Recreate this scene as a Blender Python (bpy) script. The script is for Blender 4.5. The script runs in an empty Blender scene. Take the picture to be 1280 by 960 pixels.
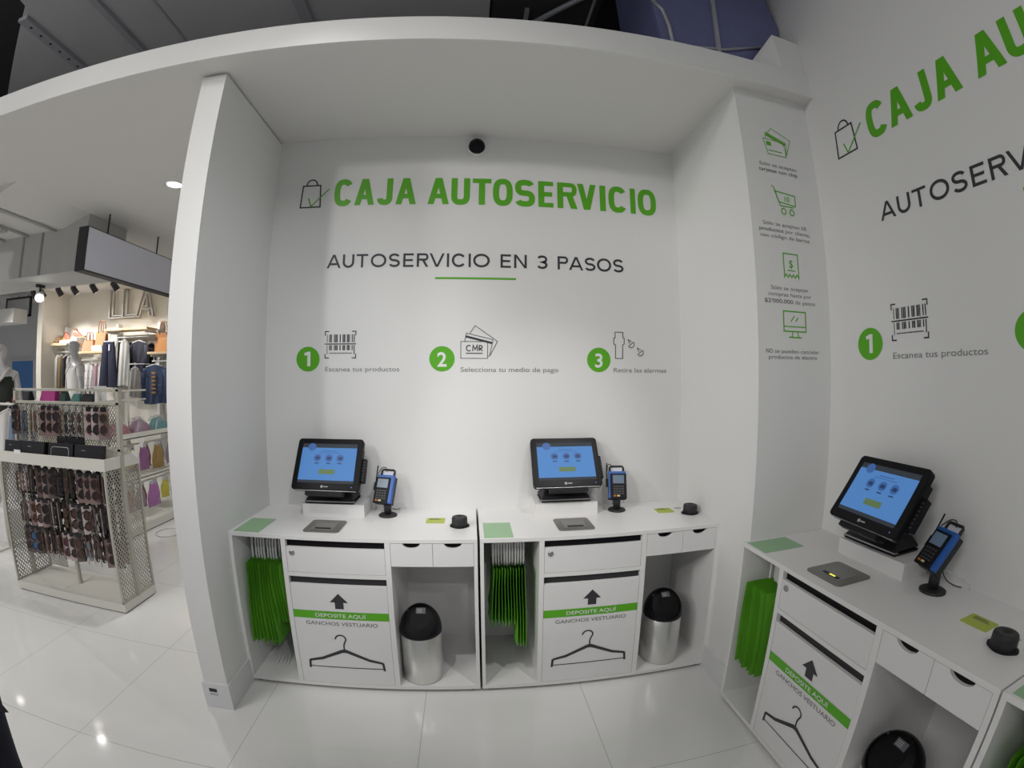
import bpy, bmesh, math, random
from mathutils import Matrix, Vector, Euler
R = math.radians
rnd = random.Random(7)
SC = bpy.context.scene
COL = SC.collection

# ------------------------------------------------------------------ camera
cam = bpy.data.cameras.new('camera')
cam.type = 'PANO'
cam.panorama_type = 'FISHEYE_LENS_POLYNOMIAL'
cam.sensor_fit = 'HORIZONTAL'
cam.sensor_width = 36.0
cam.sensor_height = 27.0
cam.fisheye_fov = R(170)
cam.fisheye_polynomial_k0 = 0.0
cam.fisheye_polynomial_k1 = -6.48804212e-02
cam.fisheye_polynomial_k2 = -1.75185937e-05
cam.fisheye_polynomial_k3 = 2.51921965e-05
cam.fisheye_polynomial_k4 = -3.74029965e-07
cam.clip_start = 0.02
cam.clip_end = 100
camo = bpy.data.objects.new('camera', cam)
COL.objects.link(camo)
rt = Vector((0.99547, -0.09508, 0.0018)); fw = Vector((0.09506, 0.99543, -0.0088)).normalized()
rt = (rt - rt.dot(fw) * fw).normalized(); up = rt.cross(fw)
camo.matrix_world = Matrix.Translation((-0.0305, -2.5477, 1.6639)) @ Matrix((rt, up, -fw)).transposed().to_4x4()
SC.camera = camo

# ------------------------------------------------------------------ world, exposure
SC.view_settings.view_transform = 'Standard'
SC.view_settings.look = 'None'
SC.view_settings.gamma = 1.0
SC.view_settings.use_curve_mapping = False
SC.view_settings.exposure = 0.0
w = bpy.data.worlds.new('world'); SC.world = w
w.use_nodes = True
w.node_tree.nodes['Background'].inputs[0].default_value = (0.93, 0.96, 1.0, 1)
w.node_tree.nodes['Background'].inputs[1].default_value = 0.24

# ------------------------------------------------------------------ store lamps out of the frame, some added as fill
def spot(name, loc, target, power, angle, blend=0.5, size=0.05, color=(1, 1, 1)):
    l = bpy.data.lights.new(name, 'SPOT')
    l.energy = power; l.spot_size = R(angle); l.spot_blend = blend; l.shadow_soft_size = size; l.color = color
    o = bpy.data.objects.new(name, l); COL.objects.link(o)
    o.location = loc
    o.rotation_euler = (Vector(target) - Vector(loc)).to_track_quat('-Z', 'Y').to_euler()
    return o
def area(name, loc, size, power, color=(1, 1, 1), rot=(0, 0, 0)):
    l = bpy.data.lights.new(name, 'AREA'); l.shape = 'RECTANGLE'
    l.size, l.size_y = size; l.energy = power; l.color = color
    o = bpy.data.objects.new(name, l); COL.objects.link(o)
    o.location = loc; o.rotation_euler = rot
    return o
WARM = (1.0, 0.975, 0.94); COOL = (0.93, 0.95, 1.0)
spot('unseen_spotlight', (-5.2, -3.7, 3.76), (0.5, 0.0, 1.85), 260, 30, 0.5, 0.30, WARM)
spot('unseen_spotlight', (-3.3, -4.8, 3.97), (0.25, 0.0, 1.80), 200, 30, 0.5, 0.16, WARM)
spot('unseen_spotlight', (0.35, -5.6, 4.14), (0.12, 0.0, 1.25), 140, 21, 1.0, 0.05, WARM)
spot('unseen_spotlight', (2.0 - 0.6, -4.6, 4.0), (-1.0, -0.35, 1.5), 170, 30, 0.8, 0.08, COOL)
spot('unseen_spotlight', (-0.95, -1.95, 4.2), (-0.35, -0.25, 0.9), 95, 46, 1.0, 0.03, (1, 0.98, 0.95))
spot('unseen_spotlight', (1.15, -1.95, 4.2), (0.25, -0.25, 0.8), 85, 32, 0.6, 0.03, (1, 0.98, 0.95))
area('hall_fill', (-4.6, -4.2, 5.0), (3.0, 2.0), 170, WARM)  # added fill over the hall for the shop and stand
spot('unseen_spotlight', (-6.3, -5.6, 3.7), (-4.7, 1.6, 1.2), 300, 36, 1.0, 0.2, WARM)  # added fill from the hall, brightens the shop and mannequins
spot('shop_fill', (-8.5, 1.8, 3.1), (-6.6, 2.0, 1.0), 200, 120, 0.6, 0.05, WARM)  # added out-of-view fill lifting the dim left of the shop
spot('shop_fill', (-2.3, 2.6, 3.1), (-3.4, 2.0, 0.6), 60, 80, 0.6, 0.05, WARM)  # added unseen fill for the shelf side of the shop
spot('unseen_spotlight', (-3.2, -5.0, 4.1), (-3.3, 0.3, 0.8), 160, 34, 0.8, 0.08, WARM)
area('hall_fill', (-0.6, -4.6, 5.0), (2.0, 1.5), 25, WARM)  # weak front fill added for the niche

# ------------------------------------------------------------------ materials
MATS = {}
def mat(name, color, rough=0.5, metal=0.0, spec=0.5, noise=0.02, scale=6.0, bump=0.0, bscale=60.0, emit=None, estr=0.0, coat=0.0, alpha=1.0, trans=0.0):
    m = bpy.data.materials.new(name); m.use_nodes = True
    nt = m.node_tree; b = nt.nodes['Principled BSDF']
    c = (*color, 1.0)
    tc = nt.nodes.new('ShaderNodeTexCoord')
    n = nt.nodes.new('ShaderNodeTexNoise'); n.inputs['Scale'].default_value = scale; n.inputs['Detail'].default_value = 3
    nt.links.new(tc.outputs['Object'], n.inputs['Vector'])
    mx = nt.nodes.new('ShaderNodeMixRGB'); mx.blend_type = 'MIX'
    mx.inputs[1].default_value = tuple(max(0, v * (1 - noise)) for v in color) + (1,)
    mx.inputs[2].default_value = tuple(min(1, v * (1 + noise)) for v in color) + (1,)
    nt.links.new(n.outputs['Fac'], mx.inputs[0])
    nt.links.new(mx.outputs[0], b.inputs['Base Color'])
    b.inputs['Roughness'].default_value = rough; b.inputs['Metallic'].default_value = metal
    b.inputs['Specular IOR Level'].default_value = spec
    if coat: b.inputs['Coat Weight'].default_value = coat
    if trans: b.inputs['Transmission Weight'].default_value = trans
    if alpha < 1: b.inputs['Alpha'].default_value = alpha
    if bump:
        n2 = nt.nodes.new('ShaderNodeTexNoise'); n2.inputs['Scale'].default_value = bscale
        nt.links.new(tc.outputs['Object'], n2.inputs['Vector'])
        bp = nt.nodes.new('ShaderNodeBump'); bp.inputs['Strength'].default_value = bump; bp.inputs['Distance'].default_value = 0.01
        nt.links.new(n2.outputs['Fac'], bp.inputs['Height']); nt.links.new(bp.outputs[0], b.inputs['Normal'])
    if emit:
        b.inputs['Emission Color'].default_value = (*emit, 1); b.inputs['Emission Strength'].default_value = estr
    MATS[name] = m
    return m
WALL = mat('wall_paint', (0.76, 0.76, 0.755), 0.75, noise=0.012, scale=2, bump=0.02, bscale=150)
CEIL = mat('ceiling_paint', (0.74, 0.73, 0.71), 0.85, noise=0.012, scale=2)
SKIRT = mat('skirting', (0.72, 0.72, 0.74), 0.35)
LAM = mat('white_laminate', (0.78, 0.775, 0.77), 0.32, noise=0.01, scale=3)
LAM2 = mat('white_laminate_front', (0.76, 0.755, 0.76), 0.38, noise=0.01, scale=3)
GAPSHADE = mat('gap_shade', (0.03, 0.03, 0.033), 0.7)  # near-black standing for the shade inside counter gaps
GREEN = mat('green_vinyl', (0.10, 0.42, 0.01), 0.45, noise=0.03)
CHARC = mat('charcoal_vinyl', (0.035, 0.035, 0.042), 0.5)
GREYTXT = mat('grey_vinyl', (0.19, 0.19, 0.195), 0.6)
WHITEV = mat('white_vinyl', (0.80, 0.80, 0.80), 0.5)
BLACK = mat('black_plastic', (0.010, 0.010, 0.012), 0.5, spec=0.2, noise=0.1)
BLACKG = mat('black_gloss', (0.007, 0.007, 0.009), 0.32, spec=0.15, noise=0.1)
BLACKM = mat('black_matte', (0.02, 0.02, 0.022), 0.55, noise=0.1)
SILVER = mat('silver_trim', (0.45, 0.45, 0.46), 0.3, 1.0)
STEEL = mat('brushed_steel', (0.72, 0.72, 0.70), 0.36, 1.0, noise=0.06, scale=30)
PLATE = mat('scanner_plate', (0.26, 0.255, 0.24), 0.4, 0.6, noise=0.04, scale=40)
BLUEP = mat('blue_plastic', (0.02, 0.11, 0.42), 0.4)
SCREEN = mat('lcd_blue', (0.05, 0.10, 0.2), 0.5, spec=0.1, emit=(0.09, 0.26, 0.62), estr=0.62)
SCRBAR = mat('lcd_dark_bar', (0.02, 0.025, 0.03), 0.5, spec=0.2, emit=(0.05, 0.06, 0.08), estr=0.4)
SCRICON = mat('lcd_icon', (0.02, 0.04, 0.1), 0.5, emit=(0.035, 0.12, 0.36), estr=0.7)
SCRINK = mat('lcd_ink', (0.01, 0.02, 0.06), 0.5, emit=(0.015, 0.04, 0.16), estr=0.5)
SCRGRN = mat('lcd_button', (0.05, 0.08, 0.02), 0.5, emit=(0.10, 0.16, 0.07), estr=0.7)
SCRPALE = mat('lcd_pale', (0.1, 0.15, 0.3), 0.2, emit=(0.2, 0.38, 0.75), estr=0.75)
TERMSCR = mat('terminal_display', (0.10, 0.14, 0.19), 0.25, emit=(0.06, 0.09, 0.14), estr=0.4)
KEY = mat('key_grey', (0.05, 0.05, 0.055), 0.5)
ORANGE = mat('orange_key', (0.55, 0.16, 0.02), 0.5)
YELLOWK = mat('pale_key', (0.7, 0.6, 0.3), 0.5)
PAPER = mat('paper_label', (0.62, 0.64, 0.72), 0.6)
MINT = mat('mint_sticker', (0.30, 0.50, 0.29), 0.4, noise=0.04)
LIME = mat('lime_card', (0.42, 0.50, 0.05), 0.4)
LIME2 = mat('olive_print', (0.17, 0.20, 0.06), 0.5)
BAGG = mat('green_bag', (0.125, 0.41, 0.025), 0.5, noise=0.12, scale=9, bump=0.15, bscale=25)
STRAP = mat('white_strap', (0.72, 0.71, 0.72), 0.5, noise=0.05)
CLEAR = mat('clear_plastic', (0.8, 0.8, 0.82), 0.15, trans=0.6, alpha=0.35)
GREYP = mat('grey_pad', (0.40, 0.40, 0.41), 0.5)

# ------------------------------------------------------------------ mesh helpers
class MB:
    def __init__(s): s.v = []; s.f = []; s.sm = []
    def add(s, vs, fs, M=None, smooth=False):
        b = len(s.v)
        s.v += [tuple(M @ Vector(p)) if M else tuple(p) for p in vs]
        s.f += [tuple(b + i for i in f) for f in fs]; s.sm += [smooth] * len(fs)
        return s
    def box(s, x0, y0, z0, x1, y1, z1, M=None):
        x0, x1 = min(x0, x1), max(x0, x1); y0, y1 = min(y0, y1), max(y0, y1); z0, z1 = min(z0, z1), max(z0, z1)
        vs = [(x0, y0, z0), (x1, y0, z0), (x1, y1, z0), (x0, y1, z0), (x0, y0, z1), (x1, y0, z1), (x1, y1, z1), (x0, y1, z1)]
        return s.add(vs, [(0, 3, 2, 1), (4, 5, 6, 7), (0, 1, 5, 4), (1, 2, 6, 5), (2, 3, 7, 6), (3, 0, 4, 7)], M)
    def frustum(s, r0, z0, r1, z1, M=None):     # rects (x0,y0,x1,y1)
        def q(r, z): return [(r[0], r[1], z), (r[2], r[1], z), (r[2], r[3], z), (r[0], r[3], z)]
        return s.add(q(r0, z0) + q(r1, z1), [(0, 3, 2, 1), (4, 5, 6, 7), (0, 1, 5, 4), (1, 2, 6, 5), (2, 3, 7, 6), (3, 0, 4, 7)], M)
    def prism(s, pts, a0, a1, axis='y', M=None):  # polygon in the other two axes, extruded
        n = len(pts)
        def P(p, a): return {'y': (p[0], a, p[1]), 'z': (p[0], p[1], a), 'x': (a, p[0], p[1])}[axis]
        vs = [P(p, a0) for p in pts] + [P(p, a1) for p in pts]
        fs = [tuple(range(n)), tuple(range(2 * n - 1, n - 1, -1))] + [(i + n, (i + 1) % n + n, (i + 1) % n, i) for i in range(n)]
        return s.add(vs, fs, M)
    def flat(s, pts, y, M=None):                 # polygon in the xz plane
        s.k = getattr(s, 'k', 0) + 1; y -= (s.k % 5) * 0.00009
        return s.add([(p[0], y, p[1]) for p in pts], [tuple(range(len(pts)))], M)
    def lathe(s, prof, n=24, M=None, smooth=True, cap=True):
        vs = []; fs = []
        for r, z in prof:
            for k in range(n): vs.append((r * math.cos(2 * math.pi * k / n), r * math.sin(2 * math.pi * k / n), z))
        for i in range(len(prof) - 1):
            for k in range(n):
                k2 = (k + 1) % n
                fs.append((i * n + k, i * n + k2, (i + 1) * n + k2, (i + 1) * n + k))
        s.add(vs, fs, M, smooth)
        if cap:
            b = len(s.v) - len(vs)
            s.f += [tuple(b + k for k in range(n - 1, -1, -1)), tuple(b + (len(prof) - 1) * n + k for k in range(n))]; s.sm += [False, False]
        return s
    def tube(s, pts, r, n=8, M=None, closed=False, smooth=True):
        P = [Vector(p) for p in pts]; vs = []; fs = []; N = len(P)
        t0 = (P[1] - P[0]).normalized()
        a = Vector((0, 0, 1)) if abs(t0.z) < 0.9 else Vector((1, 0, 0))
        u = t0.cross(a).normalized()
        for i in range(N):
            if closed: t = (P[(i + 1) % N] - P[i - 1]).normalized()
            else: t = (P[min(i + 1, N - 1)] - P[max(i - 1, 0)]).normalized()
            u = (u - u.dot(t) * t).normalized(); v = t.cross(u)
            for k in range(n):
                an = 2 * math.pi * k / n
                vs.append(P[i] + r * (math.cos(an) * u + math.sin(an) * v))
        for i in range(N if closed else N - 1):
            j = (i + 1) % N
            for k in range(n):
                k2 = (k + 1) % n
                fs.append((i * n + k, i * n + k2, j * n + k2, j * n + k))
        if not closed: fs += [tuple(range(n - 1, -1, -1)), tuple((N - 1) * n + k for k in range(n))]
        return s.add(vs, fs, M, smooth)
    def stroke(s, pts, w, y, closed=False, M=None):   # flat ribbon in the xz plane
        P = [Vector((p[0], p[1])) for p in pts]; N = len(P); L = []
        s.k = getattr(s, 'k', 0) + 1; y -= (s.k % 5) * 0.00009
        for i in range(N):
            a = P[i - 1] if (i > 0 or closed) else None
            c = P[(i + 1) % N] if (i < N - 1 or closed) else None
            d1 = (P[i] - a).normalized() if a is not None else (c - P[i]).normalized()
            d2 = (c - P[i]).normalized() if c is not None else d1
            n1 = Vector((-d1.y, d1.x)); n2 = Vector((-d2.y, d2.x)); m = n1 + n2
            m = n1 if m.length < 1e-6 else m.normalized()
            k = 1 / max(0.35, m.dot(n1)); L.append((P[i] + m * k * w / 2, P[i] - m * k * w / 2))
        vs = []; fs = []
        for a, b in L: vs += [(a.x, y, a.y), (b.x, y, b.y)]
        for i in range(N if closed else N - 1):
            j = (i + 1) % N; fs.append((2 * i, 2 * i + 1, 2 * j + 1, 2 * j))
        return s.add(vs, fs, M)
    def disc(s, cx, cz, r, y, n=40, M=None):
        return s.flat([(cx + r * math.cos(2 * math.pi * k / n), cz + r * math.sin(2 * math.pi * k / n)) for k in range(n)], y, M)
    def grid(s, f, nu, nv, M=None, smooth=True):
        vs = [f(i / nu, j / nv) for i in range(nu + 1) for j in range(nv + 1)]
        fs = [(i * (nv + 1) + j, (i + 1) * (nv + 1) + j, (i + 1) * (nv + 1) + j + 1, i * (nv + 1) + j + 1) for i in range(nu) for j in range(nv)]
        return s.add(vs, fs, M, smooth)
    def text(s, body, x0, z0, cap, y=-0.001, x1=None, bold=0.0, M=None, center=False):
        me, wd = text_mesh(body, bold)
        k = cap / 0.729; kx = k if x1 is None else (x1 - x0) / wd
        off = x0 if not center else x0 - wd * kx / 2
        s.add([(off + v[0] * kx, y, z0 + v[1] * k) for v in me[0]], me[1], M)
        return s
    def build(s, name, m, parent=None, bevel=0.0, seg=2, solid=0.0, sub=0):
        me = bpy.data.meshes.new(name); me.from_pydata([tuple(p) for p in s.v], [], s.f)
        me.polygons.foreach_set('use_smooth', s.sm)
        bm = bmesh.new(); bm.from_mesh(me)
        bmesh.ops.recalc_face_normals(bm, faces=[f for f in bm.faces])
        if bevel:
            es = [e for e in bm.edges if len(e.link_faces) == 2 and e.calc_face_angle(0) > 0.6]
            bmesh.ops.bevel(bm, geom=es, offset=bevel, segments=seg, affect='EDGES', profile=0.7, clamp_overlap=True)
        bm.to_mesh(me); bm.free()
        o = bpy.data.objects.new(name, me); COL.objects.link(o); me.materials.append(m)
        if solid: md = o.modifiers.new('solid', 'SOLIDIFY'); md.thickness = solid; md.offset = 0
        if sub: md = o.modifiers.new('sub', 'SUBSURF'); md.levels = sub; md.render_levels = sub
        if parent: o.parent = parent
        return o
_TC = {}
def text_mesh(body, bold):
    key = (body, bold)
    if key in _TC: return _TC[key]
    cu = bpy.data.curves.new('lettering', 'FONT'); cu.body = body; cu.size = 1.0; cu.offset = bold; cu.fill_mode = 'FRONT'; cu.resolution_u = 4
    o = bpy.data.objects.new('lettering', cu); COL.objects.link(o)
    dg = bpy.context.evaluated_depsgraph_get(); dg.update()
    me = bpy.data.meshes.new_from_object(o.evaluated_get(dg))
    xs = [v.co.x for v in me.vertices]; mn = min(xs)
    r = ([(v.co.x - mn, v.co.y) for v in me.vertices], [tuple(p.vertices) for p in me.polygons])
    wd = max(xs) - mn
    bpy.data.objects.remove(o); bpy.data.curves.remove(cu); bpy.data.meshes.remove(me)
    _TC[key] = (r, wd)
    return _TC[key]

def tag(o, label=None, cat=None, group=None, kind=None):
    if label: o['label'] = label
    if cat: o['category'] = cat
    if group: o['group'] = group
    if kind: o['kind'] = kind
    return o
def thing(name, label, cat, loc=(0, 0, 0), rz=0.0, group=None):
    o = bpy.data.objects.new(name, None); COL.objects.link(o); o.empty_display_size = 0.05
    o.location = loc; o.rotation_euler = (0, 0, rz)
    return tag(o, label, cat, group)
def struct(o): o['kind'] = 'structure'; return o
def kids(o): return [c for c in list(COL.objects) if c.parent is o]
def dup(root, loc, rz=None, label=None, group=None, skip=()):
    r = root.copy(); COL.objects.link(r); r.location = loc
    if rz is not None: r.rotation_euler = (r.rotation_euler[0], r.rotation_euler[1], rz)
    if label: r['label'] = label
    if group: r['group'] = group
    def rec(a, b):
        for ch in kids(a):
            if ch.name.split('.')[0] in skip: continue
            c = ch.copy(); COL.objects.link(c); c.parent = b; rec(ch, c)
    rec(root, r)
    return r

# ------------------------------------------------------------------ key dimensions
XL, XR, XW = -1.276, 1.284, 1.752       # niche left wall, niche right wall, right wall
ZC = 3.19                               # niche ceiling
YF = -0.87                              # front of the fascia
YP = -0.80                              # front of the pillar
CW, CD, CH = 1.274, 0.514, 0.90         # counter width, depth, height

# ------------------------------------------------------------------ floor
def floor_mat():
    m = bpy.data.materials.new('porcelain_tile'); m.use_nodes = True; nt = m.node_tree; b = nt.nodes['Principled BSDF']
    tc = nt.nodes.new('ShaderNodeTexCoord'); sp = nt.nodes.new('ShaderNodeSeparateXYZ'); nt.links.new(tc.outputs['Object'], sp.inputs[0])
    def mth(op, a, bb=None):
        n = nt.nodes.new('ShaderNodeMath'); n.operation = op
        for i, v in enumerate((a, bb)):
            if v is None: continue
            if isinstance(v, (int, float)): n.inputs[i].default_value = v
            else: nt.links.new(v, n.inputs[i])
        return n.outputs[0]
    def joint(sock, off, size):
        f = mth('FRACT', mth('DIVIDE', mth('ADD', sock, -off + 83.2), size))
        return mth('LESS_THAN', mth('ABSOLUTE', mth('ADD', f, -0.5)), 0.5 - 0.0014 / size) 
    jx = joint(sp.outputs[0], 0.541 % 0.832 , 0.832); jy = joint(sp.outputs[1], -0.331 % 0.832, 0.832)
    inside = mth('MULTIPLY', jx, jy)
    n = nt.nodes.new('ShaderNodeTexNoise'); n.inputs['Scale'].default_value = 1.7; n.inputs['Detail'].default_value = 6
    nt.links.new(tc.outputs['Object'], n.inputs['Vector'])
    mx0 = nt.nodes.new('ShaderNodeMixRGB'); mx0.inputs[1].default_value = (0.735, 0.735, 0.725, 1); mx0.inputs[2].default_value = (0.79, 0.79, 0.78, 1)
    nt.links.new(n.outputs['Fac'], mx0.inputs[0])
    mx = nt.nodes.new('ShaderNodeMixRGB'); mx.inputs[1].default_value = (0.40, 0.395, 0.38, 1)
    nt.links.new(inside, mx.inputs[0]); nt.links.new(mx0.outputs[0], mx.inputs[2]); nt.links.new(mx.outputs[0], b.inputs['Base Color'])
    b.inputs['Roughness'].default_value = 0.075; b.inputs['Specular IOR Level'].default_value = 0.45
    return m
f = MB().box(-15, -9, -0.1, 5, 7, 0).build('floor', floor_mat()); struct(f)

# ------------------------------------------------------------------ walls of the niche
struct(MB().box(-1.40, 0, 0, XW + 0.1, 0.12, ZC).build('wall_back', WALL))
struct(MB().box(XL - 0.137, -0.761, 0, XL, 0, ZC - 0.012).build('wall_wing', WALL))
struct(MB().box(XL - 0.137, 0, 0, XL - 0.02, 3.9, ZC).build('wall_shop_right', WALL))
struct(MB().box(XR, YP, 0, XW + 0.1, 0, ZC).build('wall_pillar', WALL))
struct(MB().box(XW, -9, 0, XW + 0.1, YP, 5.2).build('wall_right', WALL))
struct(MB().box(XW, YP, ZC, XW + 0.1, 3.9, 5.2).build('wall_right_upper', WALL))
# L-shaped lowered ceiling with its front lip
L = [(-12, YF), (XW, YF), (XW, 3.9), (-3.6, 3.9), (-3.6, -0.13), (-12, -0.13)]
struct(MB().prism(L, ZC, ZC + 0.12, 'z').build('ceiling_soffit', CEIL))
struct(MB().box(-12, YF - 0.012, ZC, XW, YF, ZC + 0.14).build('trim_1', WALL))
struct(MB().add([(-3.6, -0.13, ZC), (-3.6, 0.71, ZC), (-3.95, 0.71, ZC - 0.105), (-3.95, -0.13, ZC - 0.105),
                 (-3.6, -0.13, ZC + 0.1), (-3.6, 0.71, ZC + 0.1), (-3.95, 0.71, ZC + 0.1), (-3.95, -0.13, ZC + 0.1)],
                [(0, 1, 2, 3), (4, 7, 6, 5), (0, 3, 7, 4), (1, 5, 6, 2), (2, 6, 7, 3), (0, 4, 5, 1)]).build('trim_2', CEIL))
# skirting boards
sk = MB(); sk.box(XL - 0.147, -0.773, 0, XL + 0.011, -0.761, 0.155); sk.box(XL, -0.761, 0, XL + 0.011, 0, 0.155); sk.box(XL - 0.147, -0.761, 0, XL - 0.137, 0.5, 0.155)
struct(sk.build('baseboard_left', SKIRT))
sk = MB(); sk.box(XR - 0.011, YP - 0.011, 0, XR, 0, 0.155); sk.box(XR, YP - 0.011, 0, XW, YP, 0.155)
struct(sk.build('baseboard_right', SKIRT))
so = thing('floor_socket', 'small dark slot set in the skirting at the end of the left wing wall', 'socket', (XL - 0.085, -0.773, 0.115))
MB().box(-0.022, -0.003, -0.010, 0.022, 0, 0.010).build('slot', BLACKM, so, 0.003)
MB().box(-0.024, -0.002, -0.030, 0.024, 0, -0.022).build('label_strip', GREYP, so)

# ------------------------------------------------------------------ overhead plenum
DUCT = mat('galvanised_duct', (0.52, 0.53, 0.55), 0.45, 0.15, noise=0.12, scale=2.5)
DUCT2 = mat('duct_flange', (0.42, 0.43, 0.48), 0.4, 0.3)
NAVY = mat('blue_tint_wrap', (0.14, 0.15, 0.30), 0.5, noise=0.1)  # bluish tint of the light put into the wrap colour
DARK = mat('plenum_dark', (0.035, 0.035, 0.04), 0.8)
struct(MB().box(-15, -9, 5.2, 5, 7, 5.3).build('ceiling', DARK))
du = thing('air_duct', 'wide grey sheet metal air duct seen above the white lip at the top left', 'duct', (0, 0, 4.3))
MB().prism([(-4.75, 0.3), (-3.3, -0.72), (-3.0, -2.2), (0.05, -2.2), (0.05, 3.0), (-4.75, 3.0)], 0.0, 0.9, 'z').build('casing', DUCT, du, 0.01)
for x, wd, holes in ((-3.40, 0.10, True), (-2.73, 0.06, False), (-2.32, 0.02, False), (-1.28, 0.09, True)):
    y0 = -0.64 if x < -3.3 else -2.15
    fl = MB().box(x - wd / 2, y0, -0.035 if wd > 0.05 else -0.01, x + wd / 2, 2.9, 0).build('flange', DUCT2, du, 0.004)
    if holes:
        for k in range(10): MB().lathe([(0.013, -0.0365), (0.013, -0.035)], 10, Matrix.Translation((x, y0 + 0.1 + k * 0.11, 0))).build('bolt_hole', BLACKM, fl)
dw = thing('duct_wrap', 'dark panelled duct with a pale diagonal strut above the white lip at top centre', 'duct', (0.06, 0, 4.32))
MB().box(0, -2.2, 0, 0.77, 3.0, 0.88).build('casing', DARK, dw, 0.02)
MB().box(0.24, -0.02, -0.03, 0.27, 0.3, 0).build('strut', DUCT2, dw)
MB().tube([(0.15, 0.25, -0.04), (0.75, -0.35, -0.04)], 0.022, 6).build('strut', DUCT2, dw)
MB().tube([(0.70, -2.0, -0.012), (0.72, 2.0, -0.012)], 0.012, 6).build('seam', DUCT2, dw)
nv = thing('tinted_duct', 'wrapped duct end, tinted blue for bluish light, standing on the ceiling lip beside the right wall', 'duct', (0, -0.76, ZC + 0.12))
Z0 = ZC + 0.12
MB().prism([(0.93, 0.0), (1.60, 0.0), (1.60, 0.285), (1.685, 0.31), (1.715, 0.32), (1.742, 0.47), (1.705, 0.63), (1.70, 1.7), (0.86, 1.7), (0.90, 0.4)], 0.0, 0.5, 'y').build('wrap', NAVY, nv, 0.02)
MB().prism([(1.235, 0.0), (1.262, 0.0), (1.325, 0.9), (1.30, 0.9)], -0.014, 0.0, 'y').build('seam', DUCT2, nv, 0.003)
MB().tube([(0.92, -0.006, 0.09), (1.30, -0.006, 0.16), (1.60, -0.006, 0.27)], 0.009, 6).build('seam', DUCT2, nv)
MB().tube([(0.985, -0.006, 0.06), (0.975, -0.006, 0.25), (0.95, -0.006, 0.36), (0.90, -0.006, 0.42)], 0.012, 6).build('strap', DUCT2, nv)
tag(MB().add([(1.60, -0.862, Z0), (1.751, -0.862, Z0), (1.751, -0.765, Z0), (1.43, -0.765, Z0), (1.575, -0.862, Z0 + 0.28), (1.751, -0.862, Z0 + 0.27), (1.751, -0.765, Z0 + 0.27), (1.45, -0.765, Z0 + 0.10)],
             [(0, 3, 2, 1), (4, 5, 6, 7), (0, 1, 5, 4), (1, 2, 6, 5), (2, 3, 7, 6), (3, 0, 4, 7)]).build('wall_bracket', WALL),
    'small white wedge block on top of the ceiling lip beside the right wall', 'block')

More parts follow.
